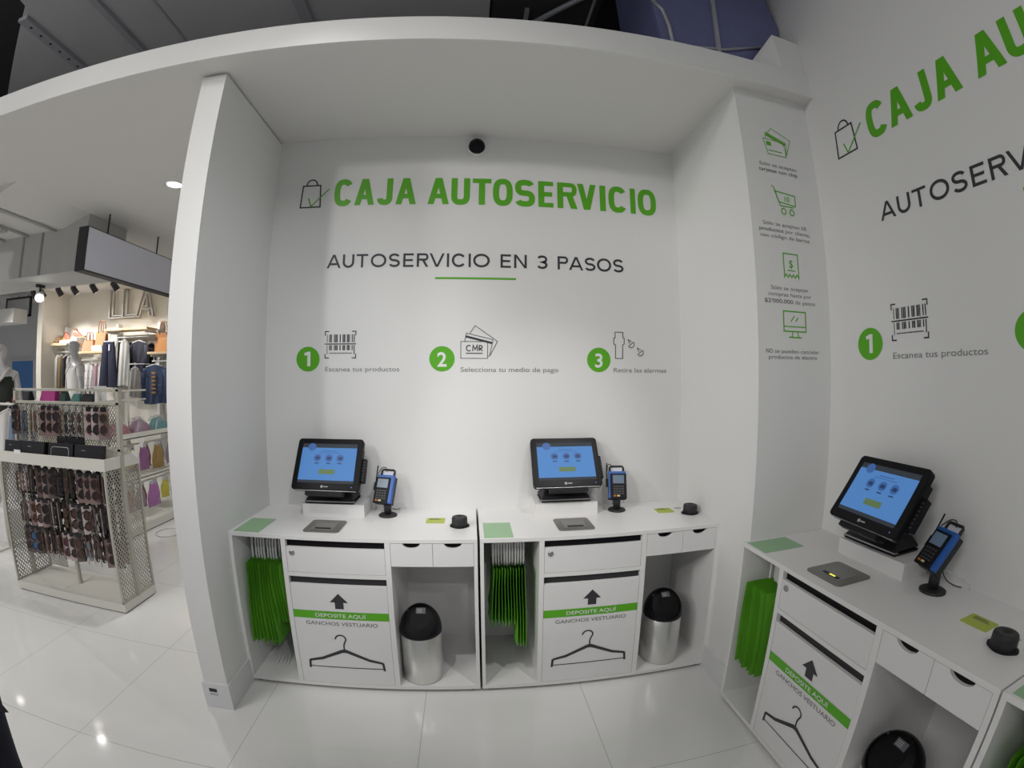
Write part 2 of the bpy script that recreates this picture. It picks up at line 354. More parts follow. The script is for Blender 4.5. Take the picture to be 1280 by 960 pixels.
# ------------------------------------------------------------------ lettering built from strokes
def se(cx, cy, rx, ry, a0, a1, n=2.0, k=18):
    out = []
    for i in range(k + 1):
        a = R(a0 + (a1 - a0) * i / k); c, s_ = math.cos(a), math.sin(a)
        out.append((cx + rx * math.copysign(abs(c) ** (2 / n), c), cy + ry * math.copysign(abs(s_) ** (2 / n), s_)))
    return out
def glyph(mb, ch, x, z, w_, h, sw, y, n=2.0, hs=None, M=None):
    hs = hs or sw; i = sw / 2; j = hs / 2
    def st(pts, closed=False, ww=sw): mb.stroke([(x + p[0], z + p[1]) for p in pts], ww, y, closed, M)
    def pg(pts): mb.flat([(x + p[0], z + p[1]) for p in pts], y, M)
    cx, cy = w_ / 2, h / 2
    if ch == 'A':
        a = sw * 1.12
        pg([(0, 0), (sw, 0), (cx - a / 2 + sw, h), (cx - a / 2, h)]); pg([(w_ - sw, 0), (w_, 0), (cx + a / 2, h), (cx + a / 2 - sw, h)])
        t = h * 0.22; pg([(w_ * 0.17, t), (w_ * 0.83, t), (w_ * 0.80, t + hs), (w_ * 0.20, t + hs)])
    elif ch == 'V':
        a = sw * 1.12
        pg([(0, h), (cx - a / 2, 0), (cx - a / 2 + sw, 0), (sw, h)]); pg([(w_ - sw, h), (cx + a / 2 - sw, 0), (cx + a / 2, 0), (w_, h)])
    elif ch == 'I': pg([(0, 0), (w_, 0), (w_, h), (0, h)])
    elif ch == 'O': st(se(cx, cy, cx - i, cy - j, 0, 350, n, 34), True)
    elif ch == 'C': st(se(cx, cy, cx - i, cy - j, 36, 324, n, 30))
    elif ch == 'U': st([(i, h)] + se(cx, cx, cx - i, cx - j, 180, 360, n, 18) + [(w_ - i, h)])
    elif ch == 'J': st([(w_ - i, h)] + se(cx, w_ * 0.52, cx - i, w_ * 0.52 - j, 0, -172, n, 16))
    elif ch == 'T': pg([(0, h - hs), (w_, h - hs), (w_, h), (0, h)]); pg([(cx - i, 0), (cx + i, 0), (cx + i, h), (cx - i, h)])
    elif ch == 'E':
        pg([(0, 0), (sw, 0), (sw, h), (0, h)])
        for zz, q in ((0, 1), (cy - j, 0.92), (h - hs, 1)): pg([(0, zz), (w_ * q, zz), (w_ * q, zz + hs), (0, zz + hs)])
    elif ch == 'N': pg([(0, 0), (sw, 0), (sw, h), (0, h)]); pg([(w_ - sw, 0), (w_, 0), (w_, h), (w_ - sw, h)]); pg([(0, h), (sw * 1.1, h), (w_, 0), (w_ - sw * 1.1, 0)])
    elif ch in 'PR':
        pg([(0, 0), (sw, 0), (sw, h), (0, h)])
        bh = h * (0.54 if ch == 'R' else 0.56); r = (bh - hs) / 2; b0 = h - bh + j
        st([(i, h - j)] + se(w_ - i - r * 0.9, b0 + r, r * 0.9, r, 90, -90, n, 14) + [(i, b0)], False, hs)
        if ch == 'R': pg([(w_ * 0.42, b0), (w_ * 0.42 + sw * 1.1, b0), (w_, 0), (w_ - sw * 1.15, 0)])
    elif ch in 'S3':
        ry = (h - hs) / 4; rx = cx - i; sg = 1 if ch == 'S' else -1
        top = [(cx + sg * (p[0] - cx), p[1]) for p in se(cx, h - j - ry, rx * 0.96, ry, 22, 270, n, 20)]
        bot = [(p[0], p[1]) for p in se(cx, j + ry, rx, ry, 90, -158, n, 20)]
        st(top[:-1] + bot)
def word(mb, items, z, h, sw, y, n, hs=None):
    for ch, a, b in items: glyph(mb, ch, a, z, b - a, h, sw, y, n, hs)

# ------------------------------------------------------------------ wall graphics (local x right, z up, y toward the wall)
def headline(loc, rz, label):
    t = thing('headline_sign', label, 'sign', loc, rz)
    mb = MB(); z = 2.7245; h = 0.174; y = -0.0012
    word(mb, [('C', -0.883, -0.765), ('A', -0.752, -0.628), ('J', -0.612, -0.517), ('A', -0.497, -0.372),
              ('A', -0.301, -0.172), ('U', -0.159, -0.046), ('T', -0.030, 0.084), ('O', 0.094, 0.215), ('S', 0.228, 0.352), ('E', 0.373, 0.467),
              ('R', 0.492, 0.619), ('V', 0.619, 0.740), ('I', 0.765, 0.803), ('C', 0.822, 0.944), ('I', 0.968, 1.003), ('O', 1.020, 1.146)], z, h, 0.037, y, 2.7, 0.030)
    mb.build('lettering', GREEN, t)
    b = MB(); b.stroke([(-1.099, 2.724), (-0.969, 2.724), (-0.977, 2.868), (-1.091, 2.868)], 0.0085, y, True)
    b.stroke(se(-1.033, 2.870, 0.034, 0.038, 0, 180, 2, 14), 0.0085, y)
    bi = b.build('bag_icon', CHARC, t)
    MB().stroke([(-1.049, 2.785), (-1.030, 2.728), (-0.920, 2.840)], 0.0075, y - 0.0006).build('check_mark', GREEN, bi)
    return t
def subtitle(loc, rz, label):
    t = thing('subtitle_sign', label, 'sign', loc, rz)
    mb = MB(); x = {}
    its = [('A', -0.899, -0.812), ('U', -0.800, -0.729), ('T', -0.716, -0.645), ('O', -0.628, -0.534), ('S', -0.520, -0.452), ('E', -0.433, -0.371), ('R', -0.352, -0.283), ('V', -0.277, -0.188), ('I', -0.174, -0.161), ('C', -0.145, -0.062), ('I', -0.046, -0.033), ('O', -0.019, 0.079),
           ('E', 0.143, 0.205), ('N', 0.224, 0.300), ('3', 0.360, 0.425), ('P', 0.487, 0.552), ('A', 0.557, 0.645), ('S', 0.655, 0.723), ('O', 0.733, 0.826), ('S', 0.836, 0.904)]
    its[-2] = ('O', 0.733, 0.824)
    for i0, i1 in ((0, 12), (12, 14), (14, 15), (15, 20)):
        mb = MB(); word(mb, its[i0:i1], 2.3295, 0.083, 0.0135, -0.0012, 2.05, 0.0125); mb.build('lettering', CHARC, t)
    MB().flat([(-0.241, 2.256), (0.236, 2.256), (0.236, 2.268), (-0.241, 2.268)], -0.0012).build('underline', GREEN, t)
    return t
def step(loc, rz, n, cx, label, partial=False):
    t = thing('step_sign', label, 'sign', loc, rz); y = -0.0012
    bd = MB().disc(cx, 1.787, 0.0735, y).build('number_badge', GREEN, t)
    nm = MB()
    if n == 1: nm.flat([(cx - 0.004, 1.745), (cx + 0.016, 1.745), (cx + 0.016, 1.831), (cx - 0.001, 1.831), (cx - 0.024, 1.822), (cx - 0.020, 1.807), (cx - 0.004, 1.811)], y - 0.0008)
    else: nm.text(str(n), cx, 1.743, 0.085, y - 0.0008, None, 0.02, None, True)
    nm.build('numeral', WHITEV, bd)
    ic = MB()
    if n == 1:
        x0, x1, z0, z1 = -0.891, -0.704, 1.793, 1.949; q = 0.024; lw = 0.006
        for pts in ([(x0, z1 - q), (x0, z1), (x0 + q, z1)], [(x1, z1 - q), (x1, z1), (x1 - q, z1)], [(x0, z0 + q), (x0, z0), (x0 + q, z0)], [(x1, z0 + q), (x1, z0), (x1 - q, z0)]): ic.stroke(pts, lw, y)
        bars = [(0.055, .02), (0.13, .02), (0.16, .03), (0.20, .02), (0.29, .03), (0.335, .035), (0.38, .03), (0.475, .035), (0.57, .025), (0.605, .03), (0.64, .02), (0.71, .03), (0.75, .03), (0.79, .02), (0.87, .03), (0.935, .03)]
        W_ = x1 - x0
        for p, wd in bars:
            a = x0 + p * W_; b_ = a + wd * W_
            ic.flat([(a, 1.884), (b_, 1.884), (b_, 1.931), (a, 1.931)], y)
            lo = 1.815 if p in (0.055, 0.935) else 1.838
            ic.flat([(a, lo), (b_, lo), (b_, 1.868), (a, 1.868)], y)
        ic.stroke([(x0 - 0.002, 1.875), (x1 + 0.002, 1.875)], 0.006, y)
        for k in range(22):
            a = x0 + 0.025 + k * 0.0064; ic.flat([(a, 1.818), (a + 0.0042, 1.818), (a + 0.0042, 1.824), (a, 1.824)], y)
        ic.build('barcode_icon', CHARC, t)
        MB().text('Escanea tus productos', -0.889, 1.714, 0.028, y, -0.443).build('caption', GREYTXT, t)
    if n == 2:
        ic.stroke([(-0.086, 1.790), (0.070, 1.790), (0.070, 1.888), (-0.086, 1.888)], 0.0035, y, True)
        ic.stroke([(-0.064, 1.888), (-0.054, 1.937), (0.101, 1.900), (0.082, 1.806), (0.070, 1.800)], 0.0035, y)
        ic.stroke([(-0.036, 1.932), (-0.003, 1.981), (0.127, 1.890), (0.084, 1.806)], 0.0035, y)
        ic.flat([(-0.059, 1.912), (-0.056, 1.924), (0.096, 1.886), (0.094, 1.874)], y)
        ic.build('card_icon', CHARC, t)
        c = MB(); xx = -0.056; sw = 0.0075
        c.stroke(se(-0.039, 1.849, 0.015, 0.016, 50, 310, 2, 14), 0.006, y)
        c.stroke([(-0.017, 1.833), (-0.015, 1.866), (-0.003, 1.842), (0.009, 1.866), (0.011, 1.833)], 0.006, y)
        c.stroke([(0.021, 1.833), (0.021, 1.864), (0.034, 1.864), (0.039, 1.856), (0.034, 1.848), (0.023, 1.848), (0.040, 1.833)], 0.006, y)
        c.flat([(-0.057, 1.817), (0.041, 1.817), (0.041, 1.822), (-0.057, 1.822)], y)
        c.build('card_lettering', CHARC, t)
        MB().text('Selecciona tu medio de pago', -0.087, 1.712, 0.028, y, 0.488).build('caption', GREYTXT, t)
    if n == 3:
        ic.stroke([(0.841, 1.957), (0.891, 1.957), (0.891, 1.925), (0.899, 1.922), (0.899, 1.884), (0.889, 1.880), (0.889, 1.797), (0.843, 1.797), (0.843, 1.880), (0.832, 1.884), (0.832, 1.918), (0.841, 1.922)], 0.0045, y, True)
        for px, pz in ((0.944, 1.885), (1.004, 1.836)):
            ic.stroke(se(px, pz, 0.021, 0.021, -140, 40, 2, 12), 0.0045, y); ic.stroke([(px - 0.016, pz - 0.014), (px + 0.016, pz + 0.014)], 0.0045, y)
            ic.stroke([(px - 0.008, pz + 0.004), (px - 0.020, pz + 0.028), (px + 0.004, pz + 0.016)], 0.0045, y)
        ic.build('alarm_tag_icon', CHARC, t)
        MB().text('Retira las alarmas', 0.831, 1.713, 0.028, y, 1.180).build('caption', GREYTXT, t)
    return t
headline((0, 0, 0), 0, 'green CAJA AUTOSERVICIO headline with bag icon on the back wall')
subtitle((0, 0, 0), 0, 'dark AUTOSERVICIO EN 3 PASOS lettering over a green line on the back wall')
step((0, 0, 0), 0, 1, -0.998, 'step 1 sign with barcode icon on the back wall')
step((0, 0, 0), 0, 2, -0.195, 'step 2 sign with payment cards icon on the back wall')
step((0, 0, 0), 0, 3, 0.737, 'step 3 sign with alarm tag icon on the back wall')
RWL = (XW, -2.079, 0.048)    # local x = s ; world y = -s - 2.079
headline(RWL, R(-90), 'green CAJA AU headline with bag icon cut off on the right wall')
subtitle(RWL, R(-90), 'dark AUTOSERV lettering cut off by the right edge on the right wall')
step(RWL, R(-90), 1, -1.020, 'step 1 sign with barcode icon on the right wall')
step(RWL, R(-90), 2, -0.262, 'green number badge cut off at the right edge of the right wall')

def notice(zz, label, kind):
    t = thing('notice_sign', label, 'sign', (0, YP, 0), 0); y = -0.0012; g = MB(); c = MB(); cx = 1.507
    if kind == 'cards':
        cx = 1.495
        g.stroke([(1.418, 2.905), (1.440, 2.818), (1.556, 2.818), (1.556, 2.868), (1.545, 2.905)], 0.004, y, True)
        g.stroke([(1.434, 2.905), (1.440, 2.945), (1.566, 2.905), (1.562, 2.83)], 0.004, y); g.stroke([(1.452, 2.941), (1.482, 2.976), (1.600, 2.925), (1.560, 2.83)], 0.0035, y)
        g.flat([(1.440, 2.925), (1.443, 2.940), (1.563, 2.900), (1.560, 2.886)], y); g.flat([(1.438, 2.868), (1.468, 2.868), (1.466, 2.892), (1.436, 2.892)], y)
        g.flat([(1.445, 2.838), (1.53, 2.838), (1.53, 2.843), (1.445, 2.843)], y)
        c.text('Sólo se aceptan', 1.374, 2.746, 0.021, y, 1.614); c.text('tarjetas con chip', 1.365, 2.714, 0.021, y, 1.616, 0.014)
    if kind == 'cart':
        cx = 1.488
        g.stroke([(1.430, 2.640), (1.444, 2.632), (1.474, 2.536), (1.560, 2.536)], 0.006, y); g.stroke([(1.447, 2.612), (1.576, 2.602), (1.574, 2.545), (1.466, 2.556)], 0.006, y, True)
        for q in (1.492, 1.545): g.stroke(se(q, 2.508, 0.014, 0.016, 0, 345, 2, 14), 0.006, y, True)
        g.text('10', 1.522, 2.563, 0.030, y, None, 0.012, None, True)
        c.text('Sólo se aceptan ', 1.352, 2.424, 0.020, y, 1.585); c.text('10', 1.600, 2.424, 0.020, y, 1.630, 0.014)
        c.text('productos', 1.326, 2.392, 0.020, y, 1.476, 0.014); c.text('por cliente,', 1.488, 2.392, 0.020, y, 1.652)
        c.text('con código de barras', 1.330, 2.360, 0.020, y, 1.645)
    if kind == 'receipt':
        cx = 1.489; zz_ = [(1.460, 2.168), (1.460, 2.287), (1.552, 2.287), (1.552, 2.168)]
        zig = [(1.552 - k * 0.0115, 2.168 + (0.016 if k % 2 else 0)) for k in range(1, 8)]
        g.stroke(zz_ + zig, 0.006, y, True); g.text('$', 1.506, 2.218, 0.040, y, None, 0.006, None, True); g.flat([(1.482, 2.200), (1.530, 2.200), (1.530, 2.205), (1.482, 2.205)], y)
        c.text('Sólo se aceptan', 1.371, 2.102, 0.020, y, 1.607); c.text('compras hasta por', 1.352, 2.071, 0.020, y, 1.628)
        c.text("$2'000.000", 1.328, 2.037, 0.020, y, 1.505, 0.014); c.text('de pesos', 1.518, 2.037, 0.020, y, 1.651)
    if kind == 'screen':
        cx = 1.498
        g.stroke([(1.440, 1.903), (1.582, 1.903), (1.582, 2.0), (1.440, 2.0)], 0.006, y, True); g.stroke([(1.440, 1.926), (1.582, 1.926)], 0.005, y)
        g.stroke([(1.495, 1.903), (1.490, 1.876)], 0.005, y); g.stroke([(1.527, 1.903), (1.532, 1.876)], 0.005, y); g.stroke([(1.470, 1.874), (1.552, 1.874)], 0.006, y)
        g.stroke([(1.486, 1.950), (1.508, 1.978)], 0.005, y); g.stroke([(1.516, 1.952), (1.532, 1.972)], 0.005, y)
        c.text('NO', 1.328, 1.797, 0.020, y, 1.368, 0.014); c.text('se pueden cancelar', 1.380, 1.797, 0.020, y, 1.668)
        c.text('productos de electro', 1.344, 1.769, 0.020, y, 1.653)
    g.build('icon', GREEN, t); c.build('caption', GREYTXT, t)
notice(0, 'top notice on the grey pillar with green cards icon above tarjetas con chip', 'cards')
notice(0, 'pillar notice with green shopping cart icon holding the number 10', 'cart')
notice(0, 'pillar notice with green receipt icon and dollar sign', 'receipt')
notice(0, 'bottom notice on the pillar with green computer screen icon', 'screen')

# ------------------------------------------------------------------ dome camera
dc = thing('dome_camera', 'small black dome camera high on the back wall above the headline', 'camera', (-0.01, 0, 3.112))
MX = Matrix.Rotation(R(90), 4, 'X')
MB().lathe([(0.058, 0.0), (0.060, 0.012), (0.054, 0.02)], 28, MX).build('base', WHITEV, dc)
MB().lathe([(0.052 * math.cos(a), 0.018 + 0.05 * math.sin(a)) for a in [R(q) for q in (0, 15, 30, 45, 60, 75, 88)]], 28, MX).build('dome', BLACKG, dc)

# ------------------------------------------------------------------ checkout counter
def make_counter(label):
    t = thing('checkout_counter', label, 'counter', (0, 0, 0))
    D = -CD; T = 0.018
    b = MB()
    b.box(0, D, 0.022, T, 0, 0.88); b.box(CW - T, D, 0.022, CW, 0, 0.88)
    b.box(T, D, 0.022, CW - T, 0, 0.044)
    b.box(0.290, D, 0.044, 0.315, 0, 0.88); b.box(0.823, D, 0.044, 0.850, 0, 0.88)
    b.box(T, -0.012, 0.044, CW - T, 0, 0.88)
    b.box(0.315, D, 0.684, 0.823, -0.05, 0.706)
    b.build('carcass', LAM, t)
    MB().box(0, D - 0.001, 0.88, CW, 0, CH).build('worktop', LAM, t, 0.0015)
    for x in (0.04, CW - 0.04):
        for y in (D + 0.04, -0.06): MB().lathe([(0.018, 0), (0.018, 0.022)], 12, Matrix.Translation((x, y, 0))).build('foot', BLACKM, t)
    # locked cash drawer and the hanger deposit door
    d = MB().box(0.3165, D + 0.001, 0.7075, 0.8215, D + 0.019, 0.842).build('locked_drawer', LAM2, t, 0.001)
    MB().lathe([(0.014, 0), (0.014, 0.004), (0.009, 0.006), (0.004, 0.004)], 20, Matrix.Translation((0.346, D + 0.001, 0.811)) @ MX).build('lock', SILVER, d)
    p = MB().box(0.3165, D + 0.001, 0.0455, 0.8215, D + 0.019, 0.643).build('deposit_door', LAM2, t, 0.001)
    y = D - 0.0002
    st = MB().flat([(0.3165, 0.450), (0.8215, 0.450), (0.8215, 0.4945), (0.3165, 0.4945)], y).build('green_stripe', GREEN, p)
    MB().flat([(0.547, 0.511), (0.592, 0.511), (0.592, 0.548), (0.616, 0.548), (0.569, 0.598), (0.521, 0.548), (0.547, 0.548)], y).build('arrow', CHARC, p)
    MB().text('DEPOSITE AQUÍ', 0.436, 0.4605, 0.022, y - 0.0006, 0.702, 0.006).build('lettering', WHITEV, p)
    MB().text('GANCHOS VESTUARIO', 0.379, 0.412, 0.022, y, 0.760, 0.006).build('lettering', GREYTXT, p)
    h = MB()
    h.stroke([(0.527, 0.330), (0.529, 0.338)] + se(0.556, 0.331, 0.027, 0.024, 155, -35, 2, 14) + [(0.572, 0.303), (0.569, 0.288), (0.569, 0.262)], 0.008, y)
    up_e = [(0.362, 0.140), (0.366, 0.190), (0.376, 0.197), (0.440, 0.213), (0.520, 0.250), (0.556, 0.267), (0.569, 0.269), (0.582, 0.267), (0.618, 0.250), (0.700, 0.213), (0.764, 0.197), (0.775, 0.190), (0.780, 0.140)]
    lo_e = [(0.374, 0.140), (0.378, 0.182), (0.384, 0.185), (0.444, 0.197), (0.524, 0.232), (0.558, 0.246), (0.569, 0.247), (0.580, 0.246), (0.614, 0.232), (0.696, 0.197), (0.756, 0.185), (0.763, 0.182), (0.768, 0.140)]
    h.add([(p[0], y, p[1]) for p in up_e] + [(p[0], y, p[1]) for p in lo_e], [(i, i + 1, 14 + i, 13 + i) for i in range(12)])
    h.stroke([(0.368, 0.152), (0.775, 0.152)], 0.005, y)
    h.build('hanger_icon', CHARC, p)
    MB().box(0.316, D + 0.022, 0.60, 0.822, D + 0.027, 0.684).build('door_gap_shade', GAPSHADE, t)  # dark sheet painting the shade in the gap above the door
    MB().box(0.316, D + 0.022, 0.80, 0.822, D + 0.027, 0.88).build('drawer_gap_shade', BLACKG, t)  # black sheet added so the gap over the drawer reads as shade
    # two small drawers with half-round finger cut-outs
    for x0, x1 in ((0.8515, 1.0555), (1.0575, CW - T - 0.0015)):
        cx = (x0 + x1) / 2; r, dp = 0.043, 0.026
        arc = [(cx + r * math.cos(R(180 + 180 * k / 16)), 0.878 + dp * math.sin(R(180 + 180 * k / 16))) for k in range(17)]
        dr = MB().prism([(x0, 0.757), (x1, 0.757), (x1, 0.878)] + arc[::-1] + [(x0, 0.878)], D + 0.001, D + 0.017, 'y').build('drawer', LAM2, t)
        MB().box(x0 + 0.004, D + 0.016, 0.76, x1 - 0.004, D + 0.017, 0.82).box(x0 + 0.004, D + 0.05, 0.76, x1 - 0.004, D + 0.055, 0.876).build('cutout_shade', GAPSHADE, dr)  # dark sheets painting the shade seen through the cut-outs
    rl = MB().tube([(T, -0.30, 0.838), (0.290, -0.30, 0.838)], 0.006, 8).build('hanging_rail', SILVER, t)
    MB().box(0.07, -0.34, 0.872, 0.24, -0.26, 0.88).build('rail_bracket', LAM, t)
    return t
CA = make_counter('white self checkout counter at the left end of the niche')
FR = {'A': (XL, 0, 0.0), 'B': (XL + CW + 0.012, 0, 0.0), 'C': (XW, YP - 0.002, R(-90)), 'D': (XW, YP - 0.002 - CW - 0.006, R(-90))}
CA.location = FR['A'][:2] + (0,)
CB = dup(CA, FR['B'][:2] + (0,), 0, 'white self checkout counter at the right end of the niche')
CC = dup(CA, FR['C'][:2] + (0,), R(-90), 'white self checkout counter standing along the right wall')
CDD = dup(CA, FR['D'][:2] + (0,), R(-90), 'white counter corner cut off at the lower right edge of the photo')
def at(c, x, y, z=0.0):
    X, Y, a = FR[c]
    return (X + x * math.cos(a) - y * math.sin(a), Y + x * math.sin(a) + y * math.cos(a), z)
def rot(c): return FR[c][2]
WHERE = {'A': 'left counter of the niche', 'B': 'right counter of the niche', 'C': 'counter along the right wall', 'D': 'counter cut off at the right edge'}

# mint stickers
def place(fn, spots):
    proto = None
    for c, x, y, z, da, lab in spots:
        loc = at(c, x, y, z); a = rot(c) + da
        if proto is None:
            proto = fn(lab); proto.location = loc; proto.rotation_euler = (0, 0, a)
        else: dup(proto, loc, a, lab)
    return proto
def mint(lab):
    return tag(MB().box(-0.072, -0.114, 0, 0.072, 0.114, 0.0012).build('green_sticker', MINT), lab, 'sticker')
place(mint, [(c, 0.093, -0.387, CH, 0, 'pale green square sticker on top of the ' + WHERE[c]) for c in 'ABCD'])
# flat scanner plate
def scanner(lab):
    t = thing('barcode_scanner', lab, 'scanner')
    pl = MB().box(-0.096, -0.097, 0, 0.096, 0.097, 0.005).build('plate', PLATE, t)
    bm = bmesh.new(); bm.from_mesh(pl.data)
    bmesh.ops.bevel(bm, geom=[e for e in bm.edges if abs(e.verts[0].co.z - e.verts[1].co.z) > 0.003], offset=0.022, segments=5, affect='EDGES', profile=0.5)
    bm.to_mesh(pl.data); bm.free()
    MB().box(-0.060, -0.062, 0.005, 0.060, 0.050, 0.0062).build('reading_area', mat('scanner_grey', (0.22, 0.22, 0.21), 0.35), t, 0.0004)
    MB().box(-0.042, -0.052, 0.0062, 0.044, -0.034, 0.0075).build('slot', BLACKG, t)
    return t
place(scanner, [('A', 0.479, -0.355, CH, 0, 'grey flat barcode scanner plate set in the left counter of the niche'),
                ('B', 0.499, -0.345, CH, 0, 'grey flat barcode scanner plate set in the right counter of the niche')])
sc = scanner('grey flat barcode scanner plate with glowing yellow slot in the counter along the right wall')
sc.location = at('C', 0.476, -0.360, CH); sc.rotation_euler = (0, 0, R(-90))
MB().box(-0.006, -0.048, 0.0075, 0.024, -0.038, 0.0082).build('glow_slot', mat('scanner_glow', (0.4, 0.4, 0.05), 0.4, emit=(0.8, 0.75, 0.1), estr=1.2), sc)
# riser boxes
def riser(lab):
    t = thing('monitor_riser', lab, 'riser')
    MB().box(-0.18, -0.178, 0, 0.18, -0.160, 0.07).box(-0.18, -0.160, 0, -0.162, 0, 0.07).box(0.162, -0.160, 0, 0.18, 0, 0.07).build('sides', LAM, t, 0.001)
    MB().box(-0.18, -0.178, 0.07, 0.18, 0, 0.0715).build('top', LAM, t)
    return t
RISX = {'A': 0.470, 'B': 0.498, 'C': 0.474}
place(riser, [(c, RISX[c], -0.003, CH, 0, 'low white box under the touchscreen on the ' + WHERE[c]) for c in 'ABC'])

# ------------------------------------------------------------------ touchscreen monitor
def monitor(lab, tilt, off, yaw):
    t = thing('touchscreen_monitor', lab, 'monitor')
    # origin: on the riser top, centre of the base; y back
    MB().frustum((-0.140, -0.088, 0.140, 0.075), 0.0, (-0.145, -0.093, 0.145, 0.080), 0.012).build('base_plate', BLACK, t, 0.004)
    MB().box(-0.145, -0.0945, 0.012, 0.145, -0.070, 0.0185).build('base_trim', SILVER, t, 0.002)
    MB().frustum((-0.145, -0.0935, 0.145, 0.082), 0.0185, (-0.115, -0.030, 0.115, 0.050), 0.065).build('base_cover', BLACKM, t, 0.012, 3)
    M = Matrix.Translation(off) @ Matrix.Rotation(R(yaw), 4, 'Z') @ Matrix.Rotation(R(-tilt), 4, 'X') @ Matrix.Diagonal((1.04, 1, 1.02, 1))
    ox, oy, oz = off
    W2, H, Tk = 0.1885, 0.300, 0.034
    MB().prism([(-0.03, 0.06), (0.048, 0.06), (0.03, 0.15), tuple(M @ Vector((0, 0.045, 0.16)))[1:], tuple(M @ Vector((0, 0.045, 0.05)))[1:]], ox * 0.5 - 0.055, ox * 0.5 + 0.055, 'x').build('neck', BLACK, t, 0.006)
    MB().box(-0.105, 0.002, -0.026, 0.105, 0.034, -0.003, M).box(-0.095, 0.036, -0.012, 0.095, 0.075, 0.04, M).build('hinge_bar', BLACK, t, 0.003)
    cs = MB().box(-W2, 0, 0, W2, Tk, H)
    o = cs.build('casing', BLACKG, t)
    bm = bmesh.new(); bm.from_mesh(o.data)
    es = [e for e in bm.edges if abs(e.verts[0].co.y - e.verts[1].co.y) > 0.01]
    bmesh.ops.bevel(bm, geom=es, offset=0.020, segments=6, affect='EDGES', profile=0.5)
    es = [e for e in bm.edges if e.calc_face_angle(0) > 1.2]
    bmesh.ops.bevel(bm, geom=es, offset=0.004, segments=2, affect='EDGES', profile=0.5)
    bm.to_mesh(o.data); bm.free(); o.data.transform(M)
    MB().box(-W2 + 0.015, 0.004, -0.0015, W2 - 0.015, 0.012, 0.004, M).build('trim_strip', SILVER, t)
    y = -0.0006; x0, x1, z0, z1 = -0.157, 0.157, 0.040, 0.268
    MB().box(-W2 + 0.004, 0.0262, 0.05, W2 - 0.004, 0.060, H - 0.05, M).build('back_shell', BLACK, t, 0.006)
    sc = MB().flat([(x0, z0 + 0.016), (x1, z0 + 0.016), (x1, z1 - 0.024), (x0, z1 - 0.024)], y, M).build('display', SCREEN, t)
    MB().flat([(x0, z1 - 0.024), (x1, z1 - 0.024), (x1, z1), (x0, z1)], y, M).build('header_bar', SCRBAR, sc)
    MB().flat([(x0, z0), (x1, z0), (x1, z0 + 0.016), (x0, z0 + 0.016)], y, M).build('task_bar', SCRBAR, sc)
    y2 = y - 0.0005
    MB().disc(-0.102, 0.247, 0.023, y2, 28, M).build('round_badge', SCRICON, sc)
    for cx in (-0.062, 0.004, 0.068):
        ic = MB().disc(cx, 0.184, 0.021, y2, 28, M).build('round_icon', SCRICON, sc)
        MB().flat([(cx - 0.012, 0.176), (cx + 0.012, 0.174), (cx + 0.014, 0.190), (cx - 0.008, 0.192)], y2 - 0.0004, M).flat([(cx - 0.012, 0.150), (cx + 0.012, 0.150), (cx + 0.012, 0.156), (cx - 0.012, 0.156)], y2, M).build('icon_mark', SCRINK, ic)
    MB().flat([(-0.038, 0.223), (0.042, 0.223), (0.042, 0.227), (-0.038, 0.227)], y2, M).flat([(-0.058, 0.213), (0.062, 0.213), (0.062, 0.216), (-0.058, 0.216)], y2, M).build('text_bars', SCRICON, sc)
    MB().flat([(-0.043, 0.091), (0.047, 0.091), (0.047, 0.118), (-0.043, 0.118)], y2, M).build('button', SCRGRN, sc)
    lg = MB(); lg.disc(-0.014, 0.021, 0.0075, y, 20, M); lg.flat([(-0.004, 0.018), (0.020, 0.018), (0.020, 0.0235), (-0.004, 0.0235)], y, M)
    lg.build('maker_mark', GREYP, t)
    MB().disc(0.150, 0.021, 0.0022, y, 12, M).build('power_light', mat('power_blue', (0.1, 0.1, 0.6), 0.4, emit=(0.2, 0.3, 1.0), estr=1.0), t)
    rd = MB().box(W2 - 0.004, 0.030, 0.060, W2 + 0.019, 0.062, 0.195, M).build('card_reader', BLACK, t, 0.004)
    rm = MB()
    for k in range(7): rm.box(W2 + 0.002, 0.0293, 0.070 + k * 0.017, W2 + 0.013, 0.030, 0.078 + k * 0.017, M)
    rm.build('slots', KEY, rd)
    return t
MONX = {'A': 0.450, 'B': 0.494, 'C': 0.448}
for c, x, y, lab, tilt, off, yaw in (('A', 0.449, -0.089, 'black touchscreen with blue page on the left counter of the niche', 30.6, (-0.008, -0.150, 0.0945), -2.0),
                ('B', 0.498, -0.070, 'black touchscreen with blue page on the right counter of the niche', 35.2, (0.001, -0.149, 0.1045), -0.8),
                ('C', 0.442, -0.069, 'black touchscreen on the counter along the right wall', 35.5, (0.031, -0.206, 0.1185), -5.1)):
    m_ = monitor(lab, tilt, off, yaw); m_.location = at(c, x, y, CH + 0.0715); m_.rotation_euler = (0, 0, rot(c))

